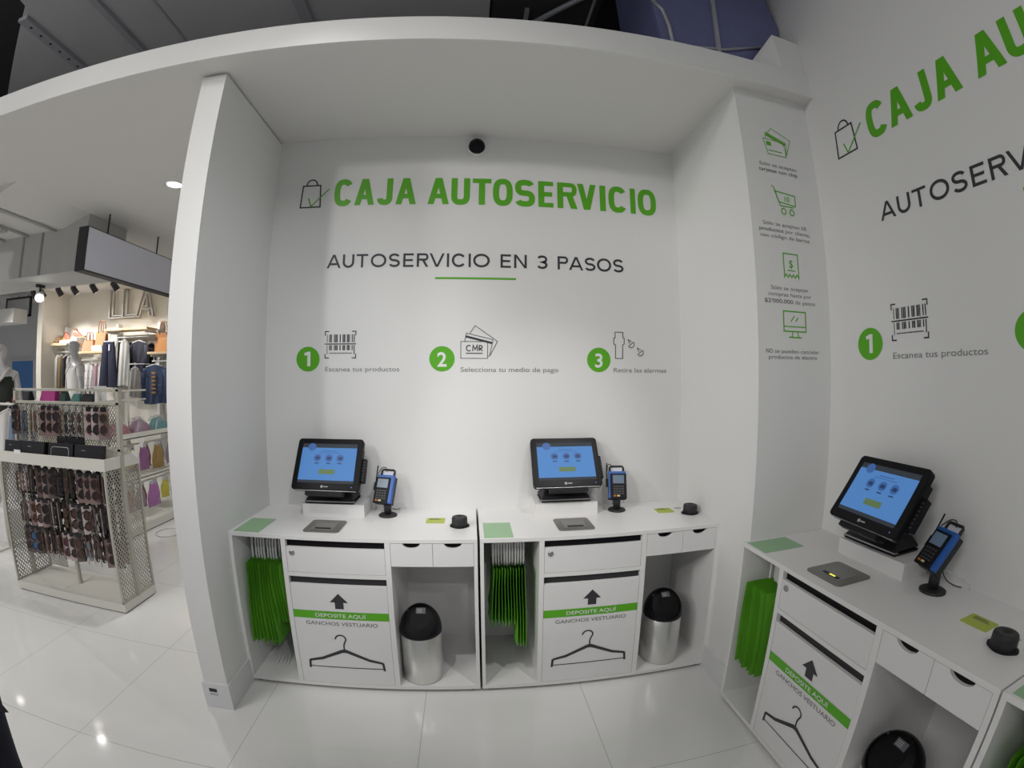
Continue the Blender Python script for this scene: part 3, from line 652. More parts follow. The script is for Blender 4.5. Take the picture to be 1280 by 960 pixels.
# ------------------------------------------------------------------ card terminal on its pole
def smooth(P, k=6):
    P = [Vector(p) for p in P]; out = []
    for i in range(len(P) - 1):
        a, b, c, d = P[max(i - 1, 0)], P[i], P[i + 1], P[min(i + 2, len(P) - 1)]
        for j in range(k):
            t = j / k; out.append(0.5 * ((2 * b) + (c - a) * t + (2 * a - 5 * b + 4 * c - d) * t * t + (3 * b - a - 3 * c + d) * t ** 3))
    return out + [P[-1]]
def terminal(lab, yaw, mirror=1, off=(0, -0.038, 0.078), tilt=-26):
    t = thing('card_terminal', lab, 'card terminal')
    MB().lathe([(0.052, 0), (0.052, 0.007), (0.046, 0.011), (0.026, 0.013)], 32).build('base', BLACKM, t)
    MB().lathe([(0.021, 0.012), (0.021, 0.075), (0.019, 0.080)], 20).tube([(0, 0, 0.07), (0, 0.012, 0.125), (0, 0.02, 0.15)], 0.018, 12).build('pole', BLACKM, t)
    M = Matrix.Translation(off) @ Matrix.Rotation(yaw, 4, 'Z') @ Matrix.Rotation(R(tilt), 4, 'X')
    m = mirror
    MB().box(-0.052, 0.018, 0.0, 0.052, 0.046, 0.160, M).build('cradle', BLACKM, t, 0.006)
    MB().box(-0.053, -0.004, 0.004, 0.053, 0.019, 0.166, M).build('blue_shell', BLUEP, t, 0.006)
    fx0, fx1 = (-0.0525, 0.034) if m > 0 else (-0.041, 0.0535)
    fc = MB().box(fx0, -0.010, 0.000, fx1, 0.006, 0.150, M).build('face_plate', BLACK, t, 0.004)
    c = (fx0 + fx1) / 2
    MB().flat([(c - 0.033, 0.090), (c + 0.033, 0.090), (c + 0.033, 0.140), (c - 0.033, 0.140)], -0.0106, M).build('screen', TERMSCR, fc)
    k = MB(); kk = MB()
    for r in range(4):
        for q in range(4): k.box(c - 0.030 + q * 0.016, -0.0115, 0.026 + r * 0.014, c - 0.018 + q * 0.016, -0.010, 0.035 + r * 0.014, M)
    k.build('keypad', KEY, fc)
    MB().box(c - 0.030, -0.0118, 0.013, c - 0.016, -0.010, 0.021, M).build('cancel_key', ORANGE, fc); MB().box(c - 0.010, -0.0118, 0.013, c + 0.006, -0.010, 0.021, M).build('enter_key', YELLOWK, fc)
    MB().tube([Vector((x, 0.020, z)) for x, z in ((-0.040, 0.155), (-0.040, 0.192), (-0.034, 0.200), (0.034, 0.200), (0.040, 0.192), (0.040, 0.155))], 0.0065, 8, M).build('handle', BLACKM, t)
    MB().box(-0.030, 0.018, 0.158, 0.030, 0.022, 0.188, M).build('paper_label', PAPER, t)
    MB().tube([Vector(p) for p in ((-0.060, 0.012, 0.085), (-0.062, 0.006, 0.140), (-0.061, -0.004, 0.215))], 0.0035, 6, M).box(-0.066, 0.0, 0.075, -0.053, 0.018, 0.120, M).build('stylus', BLACK, t)
    q = [M @ Vector((-0.058, 0.01, 0.17)), M @ Vector((-0.050, 0.03, 0.212)), M @ Vector((-0.028, 0.045, 0.212)), M @ Vector((-0.018, 0.055, 0.15)), Vector((-0.005, 0.05, 0.09)), Vector((0.0, 0.075, 0.035)), Vector((0.02, 0.115, 0.004)), Vector((0.05, 0.125, 0.003))]
    MB().tube(smooth(q), 0.0024, 6).build('cable', BLACKM, t)
    MB().tube(smooth([(0.025, 0.02, 0.09), (0.038, 0.06, 0.070), (0.055, 0.095, 0.058), (0.078, 0.116, 0.034), (0.088, 0.125, 0.004)]), 0.0025, 6).build('clear_cable', CLEAR, t)
    return t
ta = terminal('blue card terminal turned sideways on the left counter of the niche', R(-16), 1, (-0.026, -0.040, 0.080)); ta.location = at('A', 0.775, -0.135, CH)
tb = terminal('blue card terminal facing straight out on the right counter of the niche', R(-12), -1, (-0.010, -0.040, 0.080)); tb.location = at('B', 0.810, -0.135, CH)
tc_ = terminal('blue card terminal on the counter along the right wall', R(-16), 1, (-0.030, -0.045, 0.094), -36); tc_.location = at('C', 0.775, -0.145, CH); tc_.rotation_euler = (0, 0, R(-90))

# lime sticker, detacher puck, grey pad
def lime(lab):
    t = thing('card_sticker', lab, 'sticker')
    o = MB().box(-0.051, -0.046, 0, 0.051, 0.046, 0.001).build('card', LIME, t)
    bm = bmesh.new(); bm.from_mesh(o.data)
    bmesh.ops.bevel(bm, geom=[e for e in bm.edges if abs(e.verts[0].co.z - e.verts[1].co.z) > 0.0005], offset=0.008, segments=3, affect='EDGES', profile=0.5); bm.to_mesh(o.data); bm.free()
    p = MB()
    for k in range(3): p.box(-0.035, 0.012 + k * 0.009, 0.001, 0.030 - 0.008 * k, 0.018 + k * 0.009, 0.0014)
    p.build('print', LIME2, t)
    return t
place(lime, [('A', 1.052, -0.222, CH, 0, 'lime green card stuck on the left counter of the niche'),
             ('B', 1.083, -0.207, CH, R(-3), 'lime green card stuck on the right counter of the niche'),
             ('C', 1.023, -0.220, CH, R(0), 'lime green card stuck on the counter along the right wall')])
def puck(lab):
    t = thing('tag_detacher', lab, 'detacher')
    o = MB()
    pts = []
    for k in range(32):
        a = 2 * math.pi * k / 32; rr = 0.0425 + 0.009 * abs(math.cos(a)) ** 10
        pts.append((rr * math.cos(a), rr * math.sin(a)))
    o.prism(pts, 0, 0.010, 'z'); o.build('flange', BLACK, t, 0.002)
    MB().lathe([(0.042, 0.006), (0.0405, 0.047), (0.038, 0.053), (0.031, 0.055), (0.016, 0.055), (0.012, 0.050), (0.002, 0.049)], 32).build('body', BLACKM, t)
    MB().lathe([(0.011, 0.0492), (0.011, 0.0515)], 16).build('centre_cup', BLACKG, t)
    return t
place(puck, [('A', 1.185, -0.318, CH, 0, 'black round tag detacher on the left counter of the niche'),
             ('B', 1.205, -0.300, CH, R(-14), 'black round tag detacher on the right counter of the niche'),
             ('C', 1.160, -0.310, CH, R(10), 'black round tag detacher on the counter along the right wall')])
def pad(lab): return tag(MB().lathe([(0.016, 0), (0.016, 0.002)], 16, Matrix.Diagonal((1.5, 0.8, 1, 1))).build('oval_sticker', GREYP), lab, 'sticker')
place(pad, [('B', 1.184, -0.183, CH, 0, 'tiny grey oval sticker behind the detacher on the right counter of the niche'),
            ('C', 1.150, -0.215, CH, 0, 'tiny grey oval sticker behind the detacher on the counter along the right wall')])

# ------------------------------------------------------------------ bins
def bin_(lab):
    t = thing('swing_bin', lab, 'bin')
    MB().lathe([(0.106, 0), (0.109, 0.004), (0.109, 0.294), (0.107, 0.296)], 48).build('body', STEEL, t)
    r, H = 0.1115, 0.165
    prof = [(r, 0.288), (r, 0.304)] + [(r * math.cos(R(a)), 0.304 + 0.136 * math.sin(R(a))) for a in range(8, 90, 8)]
    o = MB().lathe(prof, 48).build('lid', BLACKG, t)
    bm = bmesh.new(); bm.from_mesh(o.data)
    n = Vector((0, -0.72, 0.69)).normalized()
    co = Vector((0, -0.109, 0.308)); up_ = Vector((0, 0.69, 0.72)).normalized()
    bmesh.ops.bisect_plane(bm, geom=bm.verts[:] + bm.edges[:] + bm.faces[:], plane_co=co, plane_no=n, clear_outer=True)
    ring = [v.co.copy() for v in bm.verts if abs((v.co - co).dot(n)) < 1e-4]
    bm.to_mesh(o.data); bm.free()
    md = o.modifiers.new('solid', 'SOLIDIFY'); md.thickness = 0.004; md.offset = -1
    c = sum(ring, Vector()) / len(ring); ux = Vector((1, 0, 0))
    ring.sort(key=lambda p: math.atan2((p - c).dot(up_), (p - c).x))
    fl = MB(); k = len(ring)
    vs = [c + (p - c) * 0.975 - n * 0.010 for p in ring]; vs2 = [c + (p - c) * 0.62 - n * 0.004 for p in ring]
    fl.add(vs + vs2, [tuple(range(k, 2 * k))] + [(i, (i + 1) % k, (i + 1) % k + k, i + k) for i in range(k)])
    f_ = fl.build('flap', mat('flap_black', (0.007, 0.007, 0.008), 0.45, spec=0.12) if 'flap_black' not in MATS else MATS['flap_black'], t)
    lb = MB()
    def P(a, b, d): return c + ux * a + up_ * b - n * d
    lb.add([P(-0.020, 0.010, 0.0028), P(0.030, 0.010, 0.0028), P(0.030, 0.042, 0.0028), P(-0.020, 0.042, 0.0028)], [(0, 1, 2, 3)]).build('label', mat('bin_label', (0.10, 0.10, 0.12), 0.5), f_)
    lm = MB()
    for q in range(3): lm.add([P(-0.015, 0.016 + q * 0.008, 0.0020), P(0.012, 0.016 + q * 0.008, 0.0020), P(0.012, 0.019 + q * 0.008, 0.0020), P(-0.015, 0.019 + q * 0.008, 0.0020)], [(0, 1, 2, 3)])
    lm.build('label_print', GREYP, f_)
    MB().lathe([(0.006, 0), (0.005, 0.003), (0.001, 0.004)], 12, Matrix.Translation(P(-0.066, 0.030, 0.008)) @ n.to_track_quat('Z', 'Y').to_matrix().to_4x4()).build('rivet', SILVER, f_)
    return t
place(bin_, [('A', 0.966, -0.400, 0.0465, 0, 'steel bin with black swing lid inside the left counter of the niche'),
             ('B', 1.035, -0.388, 0.0465, R(0), 'steel bin with black swing lid inside the right counter of the niche'),
             ('C', 0.975, -0.395, 0.0465, R(0), 'steel bin with black swing lid inside the counter along the right wall')])

# ------------------------------------------------------------------ green bags on the rails
def bag(ph, H, lean, thick, shift=0.0):
    am = 0.0035
    t = thing('shopping_bag', 'x', 'bag'); D = 0.315
    def side(sg):
        def f(u, v):
            y = -D / 2 + D * u; z = -H * v
            fl = thick * (0.35 + 0.65 * v) * (1 - 0.85 * abs(2 * u - 1) ** 5) * 0.5
            x = sg * fl + lean * v * v + am * math.sin(ph + 9 * u + 5 * v)
            return (x, y + shift + 0.004 * math.sin(ph + 4 * v), z - 0.132)
        return f
    mb = MB(); mb.grid(side(1), 10, 8); mb.grid(side(-1), 10, 8)
    a, b = side(1), side(-1)
    mb.grid(lambda u, v: (a(u, 1)[0] * (1 - v) + b(u, 1)[0] * v, a(u, 1)[1], a(u, 1)[2]), 10, 1)
    mb.grid(lambda u, v: (a(0, u)[0] * (1 - v) + b(0, u)[0] * v, a(0, u)[1], a(0, u)[2]), 8, 1)
    mb.grid(lambda u, v: (a(1, u)[0] * (1 - v) + b(1, u)[0] * v, a(1, u)[1], a(1, u)[2]), 8, 1)
    mb.build('bag_body', BAGG, t)
    hb = MB(); P = [(-0.062, -0.150), (-0.060, -0.06), (-0.052, -0.018)] + [(0.05 * math.cos(R(q)), -0.018 + 0.026 * math.sin(R(q))) for q in range(160, 10, -30)] + [(0.052, -0.018), (0.060, -0.06), (0.062, -0.150)]
    n = len(P); vs = []; th = 0.0048; wd = 0.007
    L2 = []
    for i in range(n):
        p = Vector(P[i]); d = (Vector(P[min(i + 1, n - 1)]) - Vector(P[max(i - 1, 0)])).normalized(); nn = Vector((-d.y, d.x))
        L2.append((p + nn * wd / 2, p - nn * wd / 2))
    for x in (-th, th):
        for p, q in L2: vs += [(x, p.x, p.y), (x, q.x, q.y)]
    fs = []
    for i in range(n - 1):
        a0 = 2 * i; b0 = 2 * n + 2 * i
        fs += [(a0, a0 + 1, a0 + 3, a0 + 2), (b0 + 1, b0, b0 + 2, b0 + 3), (a0, a0 + 2, b0 + 2, b0), (a0 + 3, a0 + 1, b0 + 1, b0 + 3)]
    hb.add(vs, fs); hb.build('handle', STRAP, t)
    return t
def hang(c, xs, Hs, leans, offs, lab, grp):
    for i, x in enumerate(xs):
        t = bag(ord(c) * 0.7 + i * 0.22, Hs[i], leans[i], 0.0085 + 0.0015 * ((i * 7) % 3), -0.042 if c == 'C' else 0.0)
        t.location = at(c, x, -0.300 + offs[i], 0.847 + 0.004 * math.sin(i * 2.3)); t.rotation_euler = (0, 0, rot(c))
        t['label'] = lab; t['group'] = grp
xs = [0.052 + 0.0175 * k for k in range(12)]
hang('A', xs, [0.475, 0.48, 0.46, 0.485, 0.47, 0.49, 0.48, 0.485, 0.34, 0.345, 0.335, 0.34], [-0.02, -0.018, -0.014, -0.01, -0.004, 0.0, 0.004, 0.006, 0.01, 0.012, 0.014, 0.015],
     [0.003 * ((k * 3) % 4) - 0.012 for k in range(12)], 'green bag with white handles hanging in the left cubby of the left niche counter', 'green bags in the left niche counter')
xs = [0.070 + 0.0145 * k for k in range(12)]
hang('B', xs, [0.325, 0.335, 0.32, 0.34, 0.33, 0.335, 0.325, 0.33, 0.455, 0.465, 0.46, 0.47], [-0.02, -0.015, -0.01, -0.006, -0.003, 0, 0, 0.003, 0.004, 0.006, 0.008, 0.01],
     [0.003 * ((k * 5) % 4) - 0.012 for k in range(12)], 'green bag with white handles hanging in the left cubby of the right niche counter', 'green bags in the right niche counter')
xs = [0.060 + 0.0165 * k for k in range(10)]
hang('C', xs, [0.44, 0.45, 0.44, 0.455, 0.445, 0.45, 0.44, 0.45, 0.44, 0.45], [-0.008 + 0.001 * k for k in range(10)], [-0.008 + 0.005 * ((k * 3) % 4) for k in range(10)],
     'green bag with white handles hanging in the cubby of the counter along the right wall', 'green bags in the right wall counter')
xs = [0.075 + 0.022 * k for k in range(8)]
hang('D', xs, [0.44] * 8, [0.01] * 8, [0.008 * ((k * 3) % 3) for k in range(8)],
     'green bag with white handles hanging in the counter cut off at the right edge', 'green bags in the cut off counter')

# ================================================================== the shop seen past the wing wall
GREYW = mat('grey_shop_wall', (0.62, 0.62, 0.64), 0.8)
CREAM = mat('cream_shop_wall', (0.74, 0.71, 0.63), 0.7)
RACKW = mat('cream_metal', (0.66, 0.65, 0.60), 0.45)
WOOD = mat('pale_wood', (0.72, 0.55, 0.33), 0.5, noise=0.08, scale=14)
CONC = mat('grey_service', (0.55, 0.55, 0.54), 0.7, noise=0.06)
FRAMEK = mat('dark_frame', (0.03, 0.03, 0.035), 0.5)
struct(MB().box(-7.37, 3.9, 0, XL - 0.137, 4.02, 5.2).build('wall_shop', CREAM))
struct(MB().box(-7.50, 3.3, 0, -7.37, 4.02, 5.2).build('wall_shop_wing', CREAM))
struct(MB().box(-15, 4.3, 0, -7.37, 4.42, 5.2).build('wall_far', GREYW))
struct(MB().box(-12, 1.25, 3.2, -3.6, 4.3, 3.3).build('ceiling_shop', CEIL))
struct(MB().box(-12, 0.71, 2.66, -3.602, 1.25, 3.3).build('ceiling_bulkhead', CONC))
struct(MB().box(-12, -0.13, 3.087, -3.95, 0.71, 3.2).build('ceiling_side', CEIL))
for k, x in enumerate((-5.6, -4.55, -4.25, -7.0)):
    tag(MB().box(x, 0.703, 2.665, x + 0.03, 0.71, 3.08).build('seam_strip', mat('seam_grey%d' % k, (0.30, 0.30, 0.29), 0.7)),
        ('grey vertical seam strip on the ceiling bulkhead, second from the lightbox', 'grey vertical seam strip on the ceiling bulkhead beside the conduit', 'grey vertical seam strip on the ceiling bulkhead next to the lightbox', 'grey vertical seam strip on the ceiling bulkhead at the far left')[k], 'seam')
for k, (x, lab) in enumerate(((-4.03, 'long thin conduit pipe nearest the soffit on the ceiling at the left'), (-4.45, 'middle thin conduit pipe on the ceiling at the left'), (-4.85, 'thin conduit pipe farthest left on the ceiling'))):
    tag(MB().tube([(x, -0.1, 3.068), (x, 0.69, 3.068)], 0.014, 8).build('conduit_pipe', CONC), lab, 'pipe')
t = thing('ceiling_unit', 'grey boxy ceiling unit at the left edge below the soffit', 'ceiling unit', (-4.05, -0.12, 2.83))
MB().box(-0.9, -0.45, 0, 0, 0.02, 0.10).build('tray', CONC, t, 0.006); MB().box(-0.86, -0.40, 0.10, -0.03, 0.0, 0.255).build('body', GREYW, t, 0.01)
tr = MB().tube([(-5.4, 0.35, 3.02), (-4.35, 0.35, 3.02)], 0.02, 8)
tag(tr.build('conduit_pipe', CONC), 'short thick grey pipe crossing below the ceiling at the left edge', 'pipe')

# recessed downlight (a real lamp)
LAMPW = mat('lamp_glow', (0.9, 0.9, 0.9), 0.4, emit=(1.0, 0.96, 0.9), estr=18)
def downlight(loc, lab, power):
    t = thing('downlight', lab, 'downlight', loc)
    MB().lathe([(0.085, 0), (0.085, -0.006), (0.062, -0.008), (0.058, -0.002)], 32, cap=False).build('trim_ring', WHITEV, t)
    MB().lathe([(0.058, -0.002), (0.01, -0.003)], 28).build('lamp', LAMPW, t)
    s_ = spot('downlight_beam', (0, 0, -0.03), (0, 0, -1), power, 95, 0.7, 0.05, WARM); s_.parent = t
    return t
downlight((-2.39, 0.409, ZC), 'small round lit downlight in the white soffit beside the wing wall', 60)

# lightbox sign hung from the soffit
t = thing('lightbox_sign', 'long blank blue-grey lightbox sign hung from the soffit at upper left', 'sign', (-3.36, 0.5, 2.59))
MB().box(-0.12, 0, 0, -0.004, 2.2, 0.395).build('casing', FRAMEK, t, 0.004)
MB().box(-0.004, 0.012, 0.012, 0.0, 2.19, 0.385).build('face', mat('blank_face', (0.74, 0.75, 0.86), 0.12, spec=0.6), t)
for y in (0.30, 1.05, 1.8): MB().tube([(-0.06, y, 0.39), (-0.06, y, 0.60)], 0.008, 8).build('hanging_rod', FRAMEK, t)

# track lights
tk = thing('light_track', 'white ceiling track with the spotlights over the clothes wall', 'track', (-6.6, 3.0, 3.2))
MB().box(-1.6, -0.017, -0.035, 2.4, 0.017, 0).build('rail', WHITEV, tk)
def track_light(x, y, z, lab, lit, tgt, power):
    t = thing('track_light', lab, 'track light', (x, y, z))
    d = (Vector(tgt) - Vector((x, y, z - 0.12))).normalized()
    M = Matrix.Translation((0, 0, -0.12)) @ d.to_track_quat('Z', 'Y').to_matrix().to_4x4()
    MB().box(-0.02, -0.05, -0.03, 0.02, 0.05, 0).tube([(0, 0, -0.02), (0, 0, -0.10)], 0.012, 8).build('bracket', FRAMEK, t)
    MB().lathe([(0.02, -0.09), (0.045, -0.07), (0.05, 0.06)], 20, M).build('head', FRAMEK if not lit else WHITEV, t)
    MB().lathe([(0.044, 0.061), (0.01, 0.062)], 18, M).build('lamp', LAMPW, t)
    if power:
        s_ = spot('track_beam', tuple(d * 0.08 + Vector((0, 0, -0.12))), tuple(d * 3), power, 62, 0.8, 0.04, WARM); s_.parent = t
    return t
TL = [(-7.25, -6.95), (-7.04, -6.85), (-6.61, -6.4), (-6.25, -5.95), (-5.82, -5.5), (-5.37, -4.95)]
NM = ['leftmost', 'second from the left', 'third from the left', 'fourth from the left', 'fifth from the left', 'right end one']
for (x, tx), nm in zip(TL, NM): track_light(x, 3.0, 3.165, 'black track spotlight over the clothes wall, the %s of the row' % nm, False, (tx, 3.85, 2.0), 45)
track_light(-4.62, 1.05, 2.66, 'white spotlight shining at the viewer below the bulkhead beside the lightbox', True, (-2.6, -0.6, 1.2), 45)
track_light(-6.15, 1.05, 2.66, 'white spotlight below the bulkhead at the far left', True, (-5.2, 1.6, 1.4), 45)

# chrome letters on the clothes wall
CHROME = mat('chrome_letter', (0.55, 0.53, 0.50), 0.35, 0.3)
def outline_letter(ch, x, pts, holes, lab):
    t = thing('wall_letter', lab, 'letter', (x, 3.88, 2.712))
    for ring in [pts] + holes:
        mb = MB(); n = len(ring)
        for i in range(n):
            a = Vector(ring[i]); b = Vector(ring[(i + 1) % n]); d = (b - a).normalized(); nn = Vector((-d.y, d.x)) * 0.006
            a = a - d * 0.006; b = b + d * 0.006
            mb.prism([tuple(a + nn), tuple(b + nn), tuple(b - nn), tuple(a - nn)], -0.05, 0, 'y')
        mb.build('metal_frame', CHROME, t)
Lp = [(0, 0), (0.30, 0), (0.30, 0.035), (0.085, 0.035), (0.085, 0.47), (0, 0.47)]
outline_letter('L', -6.27, Lp, [], 'chrome outline letter L on the cream shop wall, left of the pair')
outline_letter('L', -5.955, Lp, [], 'chrome outline letter L on the cream shop wall, beside the letter A')
outline_letter('A', -5.65, [(0, 0), (0.075, 0), (0.115, 0.115), (0.255, 0.115), (0.295, 0), (0.37, 0), (0.215, 0.49), (0.155, 0.49)], [[(0.135, 0.165), (0.235, 0.165), (0.185, 0.36)]], 'chrome outline letter A on the cream shop wall')

# clothes wall: uprights and shelves
UP = [(-7.33, 'slim white shelf upright at the left end of the clothes wall'), (-6.03, 'slim white shelf upright beside the navy trousers'), (-5.11, 'slim white shelf upright beside the denim jackets')]
for x, lab in UP: tag(MB().box(x - 0.022, 3.80, 0, x + 0.022, 3.90, 2.60).build('shelf_upright', WHITEV), lab, 'upright')
def shelf(x0, x1, z, lab, rod=True):
    t = thing('wall_shelf', lab, 'shelf', ((x0 + x1) / 2, 3.9, z)); h = (x1 - x0) / 2
    MB().box(-h, -0.40, -0.035, h, -0.11, 0).build('board', WOOD, t, 0.003)
    for s_ in (-1, 1): MB().box(s_ * (h - 0.06) - 0.006, -0.38, -0.075, s_ * (h - 0.06) + 0.006, -0.05, -0.035).build('bracket', WHITEV, t)
    if rod:
        MB().tube([(-h + 0.03, -0.30, -0.14), (h - 0.03, -0.30, -0.14)], 0.012, 8).build('clothes_rod', WHITEV, t)
        for s_ in (-1, 1): MB().box(s_ * (h - 0.06) - 0.005, -0.305, -0.14, s_ * (h - 0.06) + 0.005, -0.295, -0.035).build('rod_hanger', WHITEV, t)
shelf(-7.36, -6.70, 2.29, 'pale wooden wall shelf with brown shoes')
shelf(-6.69, -6.055, 2.14, 'pale wooden wall shelf with the two tan handbags at its end')
shelf(-6.05, -5.12, 2.49, 'high pale wooden wall shelf over the navy trousers')
shelf(-5.10, -4.30, 2.10, 'pale wooden wall shelf over the denim jackets')
blk = lambda x, y, w_, h, z, lab: tag(MB().box(x - w_ / 2, y - 0.12, z, x + w_ / 2, y + 0.12, z + h).build('display_block', WHITEV, None, 0.003), lab, 'block')
blk(-7.00, 3.63, 0.28, 0.05, 2.29, 'low white block under the middle shoes on the shelf')
blk(-6.78, 3.63, 0.15, 0.09, 2.29, 'taller white block under the right shoe on the shelf')
blk(-6.215, 3.63, 0.25, 0.09, 2.14, 'white block under the upright tan tote bag')
BROWN = mat('brown_leather', (0.30, 0.13, 0.05), 0.45, noise=0.15, scale=20); TAN = mat('tan_leather', (0.40, 0.17, 0.055), 0.45, noise=0.06); OLIVE = mat('olive_suede', (0.24, 0.17, 0.06), 0.7); REDB = mat('russet_leather', (0.33, 0.09, 0.05), 0.45)
def shoe(x, y, z, m, lab, rz):
    t = thing('ankle_boot', lab, 'shoe', (x, y, z), rz)
    MB().grid(lambda u, v: ((-0.115 + 0.24 * u), (0.036 - 0.012 * (2 * u - 1) ** 2) * math.cos(v * math.pi), 0.012 + (0.125 - 0.085 * min(1, max(0, (u - 0.3) / 0.45)) - 0.015 * u) * math.sin(v * math.pi)), 12, 10).build('upper', m, t)
    MB().prism([(-0.118, -0.034), (0.05, -0.042), (0.115, -0.03), (0.128, 0), (0.115, 0.03), (0.05, 0.042), (-0.118, 0.034)], 0.0, 0.012, 'z').box(-0.118, -0.03, -0.0, -0.06, 0.03, 0.03).build('sole', WOOD, t)
    MB().tube([(-0.05, 0.02, 0.13), (-0.04, -0.02, 0.15), (-0.10, -0.02, 0.15), (-0.10, 0.02, 0.13)], 0.008, 6, closed=True).build('ankle_strap', m, t)
shoe(-7.305, 3.63, 2.29, BROWN, 'brown strappy shoe at the left end of the shelf', R(-75)); shoe(-7.205, 3.64, 2.29, OLIVE, 'olive strappy shoe just right of the leftmost brown shoe', R(-82))
shoe(-7.03, 3.62, 2.34, REDB, 'russet strappy shoe on the low white block', R(-10)); shoe(-6.76, 3.62, 2.38, REDB, 'russet strappy shoe on the taller white block', R(15))
def handbag(x, y, z, w0, w1, h, d, hh, m, lab, rz=0.0, name='handbag', group=None):
    t = thing(name, lab, 'bag', (x, y, z), rz, group)
    b = MB(); b.frustum((-w0 / 2, -d / 2, w0 / 2, d / 2), 0, (-w1 / 2, -d * 0.25, w1 / 2, d * 0.25), h); b.build('bag_body', m, t, 0.012, 3)
    if hh:
        for sy in (-1, 1):
            p = [(-w1 * 0.22, sy * d * 0.27, h * 0.9)] + [(w1 * 0.22 * math.cos(R(a)), sy * d * 0.27, h + hh * 0.45 + hh * 0.5 * math.sin(R(a))) for a in range(170, 0, -20)] + [(w1 * 0.22, sy * d * 0.27, h * 0.9)]
            MB().tube(p, 0.008, 6).build('handle', BROWN if m in (TAN,) else FRAMEK, t)
    return t
handbag(-6.49, 3.62, 2.14, 0.32, 0.20, 0.20, 0.12, 0.13, TAN, 'slouchy tan handbag on the shelf behind the mannequin')
handbag(-6.205, 3.62, 2.23, 0.23, 0.24, 0.23, 0.10, 0.19, TAN, 'upright tan tote bag with tall handles beside the high shelf')
handbag(-4.93, 3.71, 2.10, 0.32, 0.32, 0.31, 0.10, 0.19, TAN, 'large tan tote bag with tall handles next to the wing wall')
handbag(-4.83, 3.585, 2.10, 0.26, 0.20, 0.22, 0.09, 0.0, mat('orange_leather', (0.66, 0.30, 0.10), 0.4), 'small orange bag in front of the large tan tote')

# garments hanging on the rods
def garment(kind, x, y, ztop, zbot, w_top, w_bot, m, lab, rz=0.0, sleeves=None, thick=0.05, group=None, extra=None):
    H = ztop - zbot
    t = thing(kind, lab, kind.replace('_', ' '), (x, y, zbot), rz, group)
    ph = x * 7.0
    def f(sg):
        def g(u, v):
            wd = w_top + (w_bot - w_top) * v
            fold = 0.010 * math.sin(ph + u * (14 + 8 * v)) * (0.25 + v)
            return ((u - 0.5) * wd, sg * thick / 2 * (1 - abs(2 * u - 1) ** 4) + fold, H * (1 - v) - 0.05 * abs(2 * u - 1) * (1 - v) + 0.012 * math.sin(ph + 6 * u) * v)
        return g
    mb = MB(); mb.grid(f(1), 14, 8); mb.grid(f(-1), 14, 8)
    mb.grid(lambda u, v: tuple((1 - v) * a + v * b for a, b in zip(f(1)(u, 1), f(-1)(u, 1))), 14, 1)
    mb.grid(lambda u, v: tuple((1 - v) * a + v * b for a, b in zip(f(1)(u, 0), f(-1)(u, 0))), 14, 1)
    mb.build('cloth', m, t)
    if sleeves:
        for sx in (-1, 1):
            MB().tube([(sx * w_top * 0.44, 0, H - 0.06), (sx * (w_top * 0.52), 0.0, H - 0.2), (sx * (w_top * 0.54), -0.01, H - sleeves)], 0.042, 8).build('sleeve', m, t)
    hg = MB().tube([(-w_top * 0.42, 0, H - 0.03), (0, 0, H + 0.012), (w_top * 0.42, 0, H - 0.03)], 0.009, 6)
    hg.tube([(0, 0, H + 0.01), (0, 0, H + 0.030)] + [(0.021 * math.cos(R(a)), 0, H + 0.053 + 0.021 * math.sin(R(a))) for a in range(-70, 170, 30)], 0.003, 6); hg.build('hanger', STRAP, t)
    if extra: extra(t, H)
    return t
def trousers(x, y, ztop, zbot, w_top, w_bot, m, lab):
    H = ztop - zbot; t = thing('trousers', lab, 'trousers', (x, y, zbot))
    for sx in (-1, 1):
        def g(u, v, sx=sx):
            a = 2 * math.pi * u; wl = (w_top / 4 + (w_bot / 4 - w_top / 4) * v); cx = sx * (w_top / 4 + (w_bot / 4 - w_top / 4) * v) * 0.98
            return (cx + wl * math.cos(a), 0.035 * math.sin(a) + 0.004 * math.sin(3 * a + 4 * v), H * (1 - v))
        mb = MB().grid(g, 16, 8); mb.build('leg', m, t)
    MB().prism([(w_top / 2 * math.cos(R(a)), 0.04 * math.sin(R(a))) for a in range(0, 360, 20)], H - 0.045, H + 0.002, 'z').build('waistband', m, t)
    MB().box(-0.012 + 0.05, -0.05, H - 0.14, 0.02 + 0.05, -0.046, H - 0.04).build('paper_tag', PAPER, t)
    MB().box(-w_top * 0.45, -0.012, H, w_top * 0.45, 0.012, H + 0.02).tube([(0, 0, H + 0.02), (0, 0, H + 0.050)] + [(0.021 * math.cos(R(a)), 0, H + 0.072 + 0.021 * math.sin(R(a))) for a in range(-70, 170, 30)], 0.003, 6).build('hanger', STRAP, t)
def cloth(n, c, **k): return mat(n, c, 0.85, noise=0.1, scale=12, **k)
NAVYC = cloth('navy_cloth', (0.018, 0.022, 0.05)); WHITEC = cloth('white_cloth', (0.75, 0.74, 0.72)); OLV = cloth('olive_cloth', (0.22, 0.17, 0.09)); BLKC = cloth('black_cloth', (0.012, 0.012, 0.018)); GRYC = cloth('grey_cloth', (0.40, 0.39, 0.38)); DENIM = cloth('denim_cloth', (0.05, 0.075, 0.15)); CHARJ = cloth('charcoal_cloth', (0.045, 0.045, 0.065)); PINKC = cloth('pink_cloth', (0.55, 0.36, 0.42))
garment('white_vest', -7.34 + 0.06, 3.60, 2.09, 1.50, 0.10, 0.13, WHITEC, 'white garment hanging at the left end of the clothes wall', R(60))
garment('dress', -7.16, 3.60, 2.09, 1.45, 0.16, 0.20, OLV, 'olive brown dress hanging second on the clothes wall', R(50))
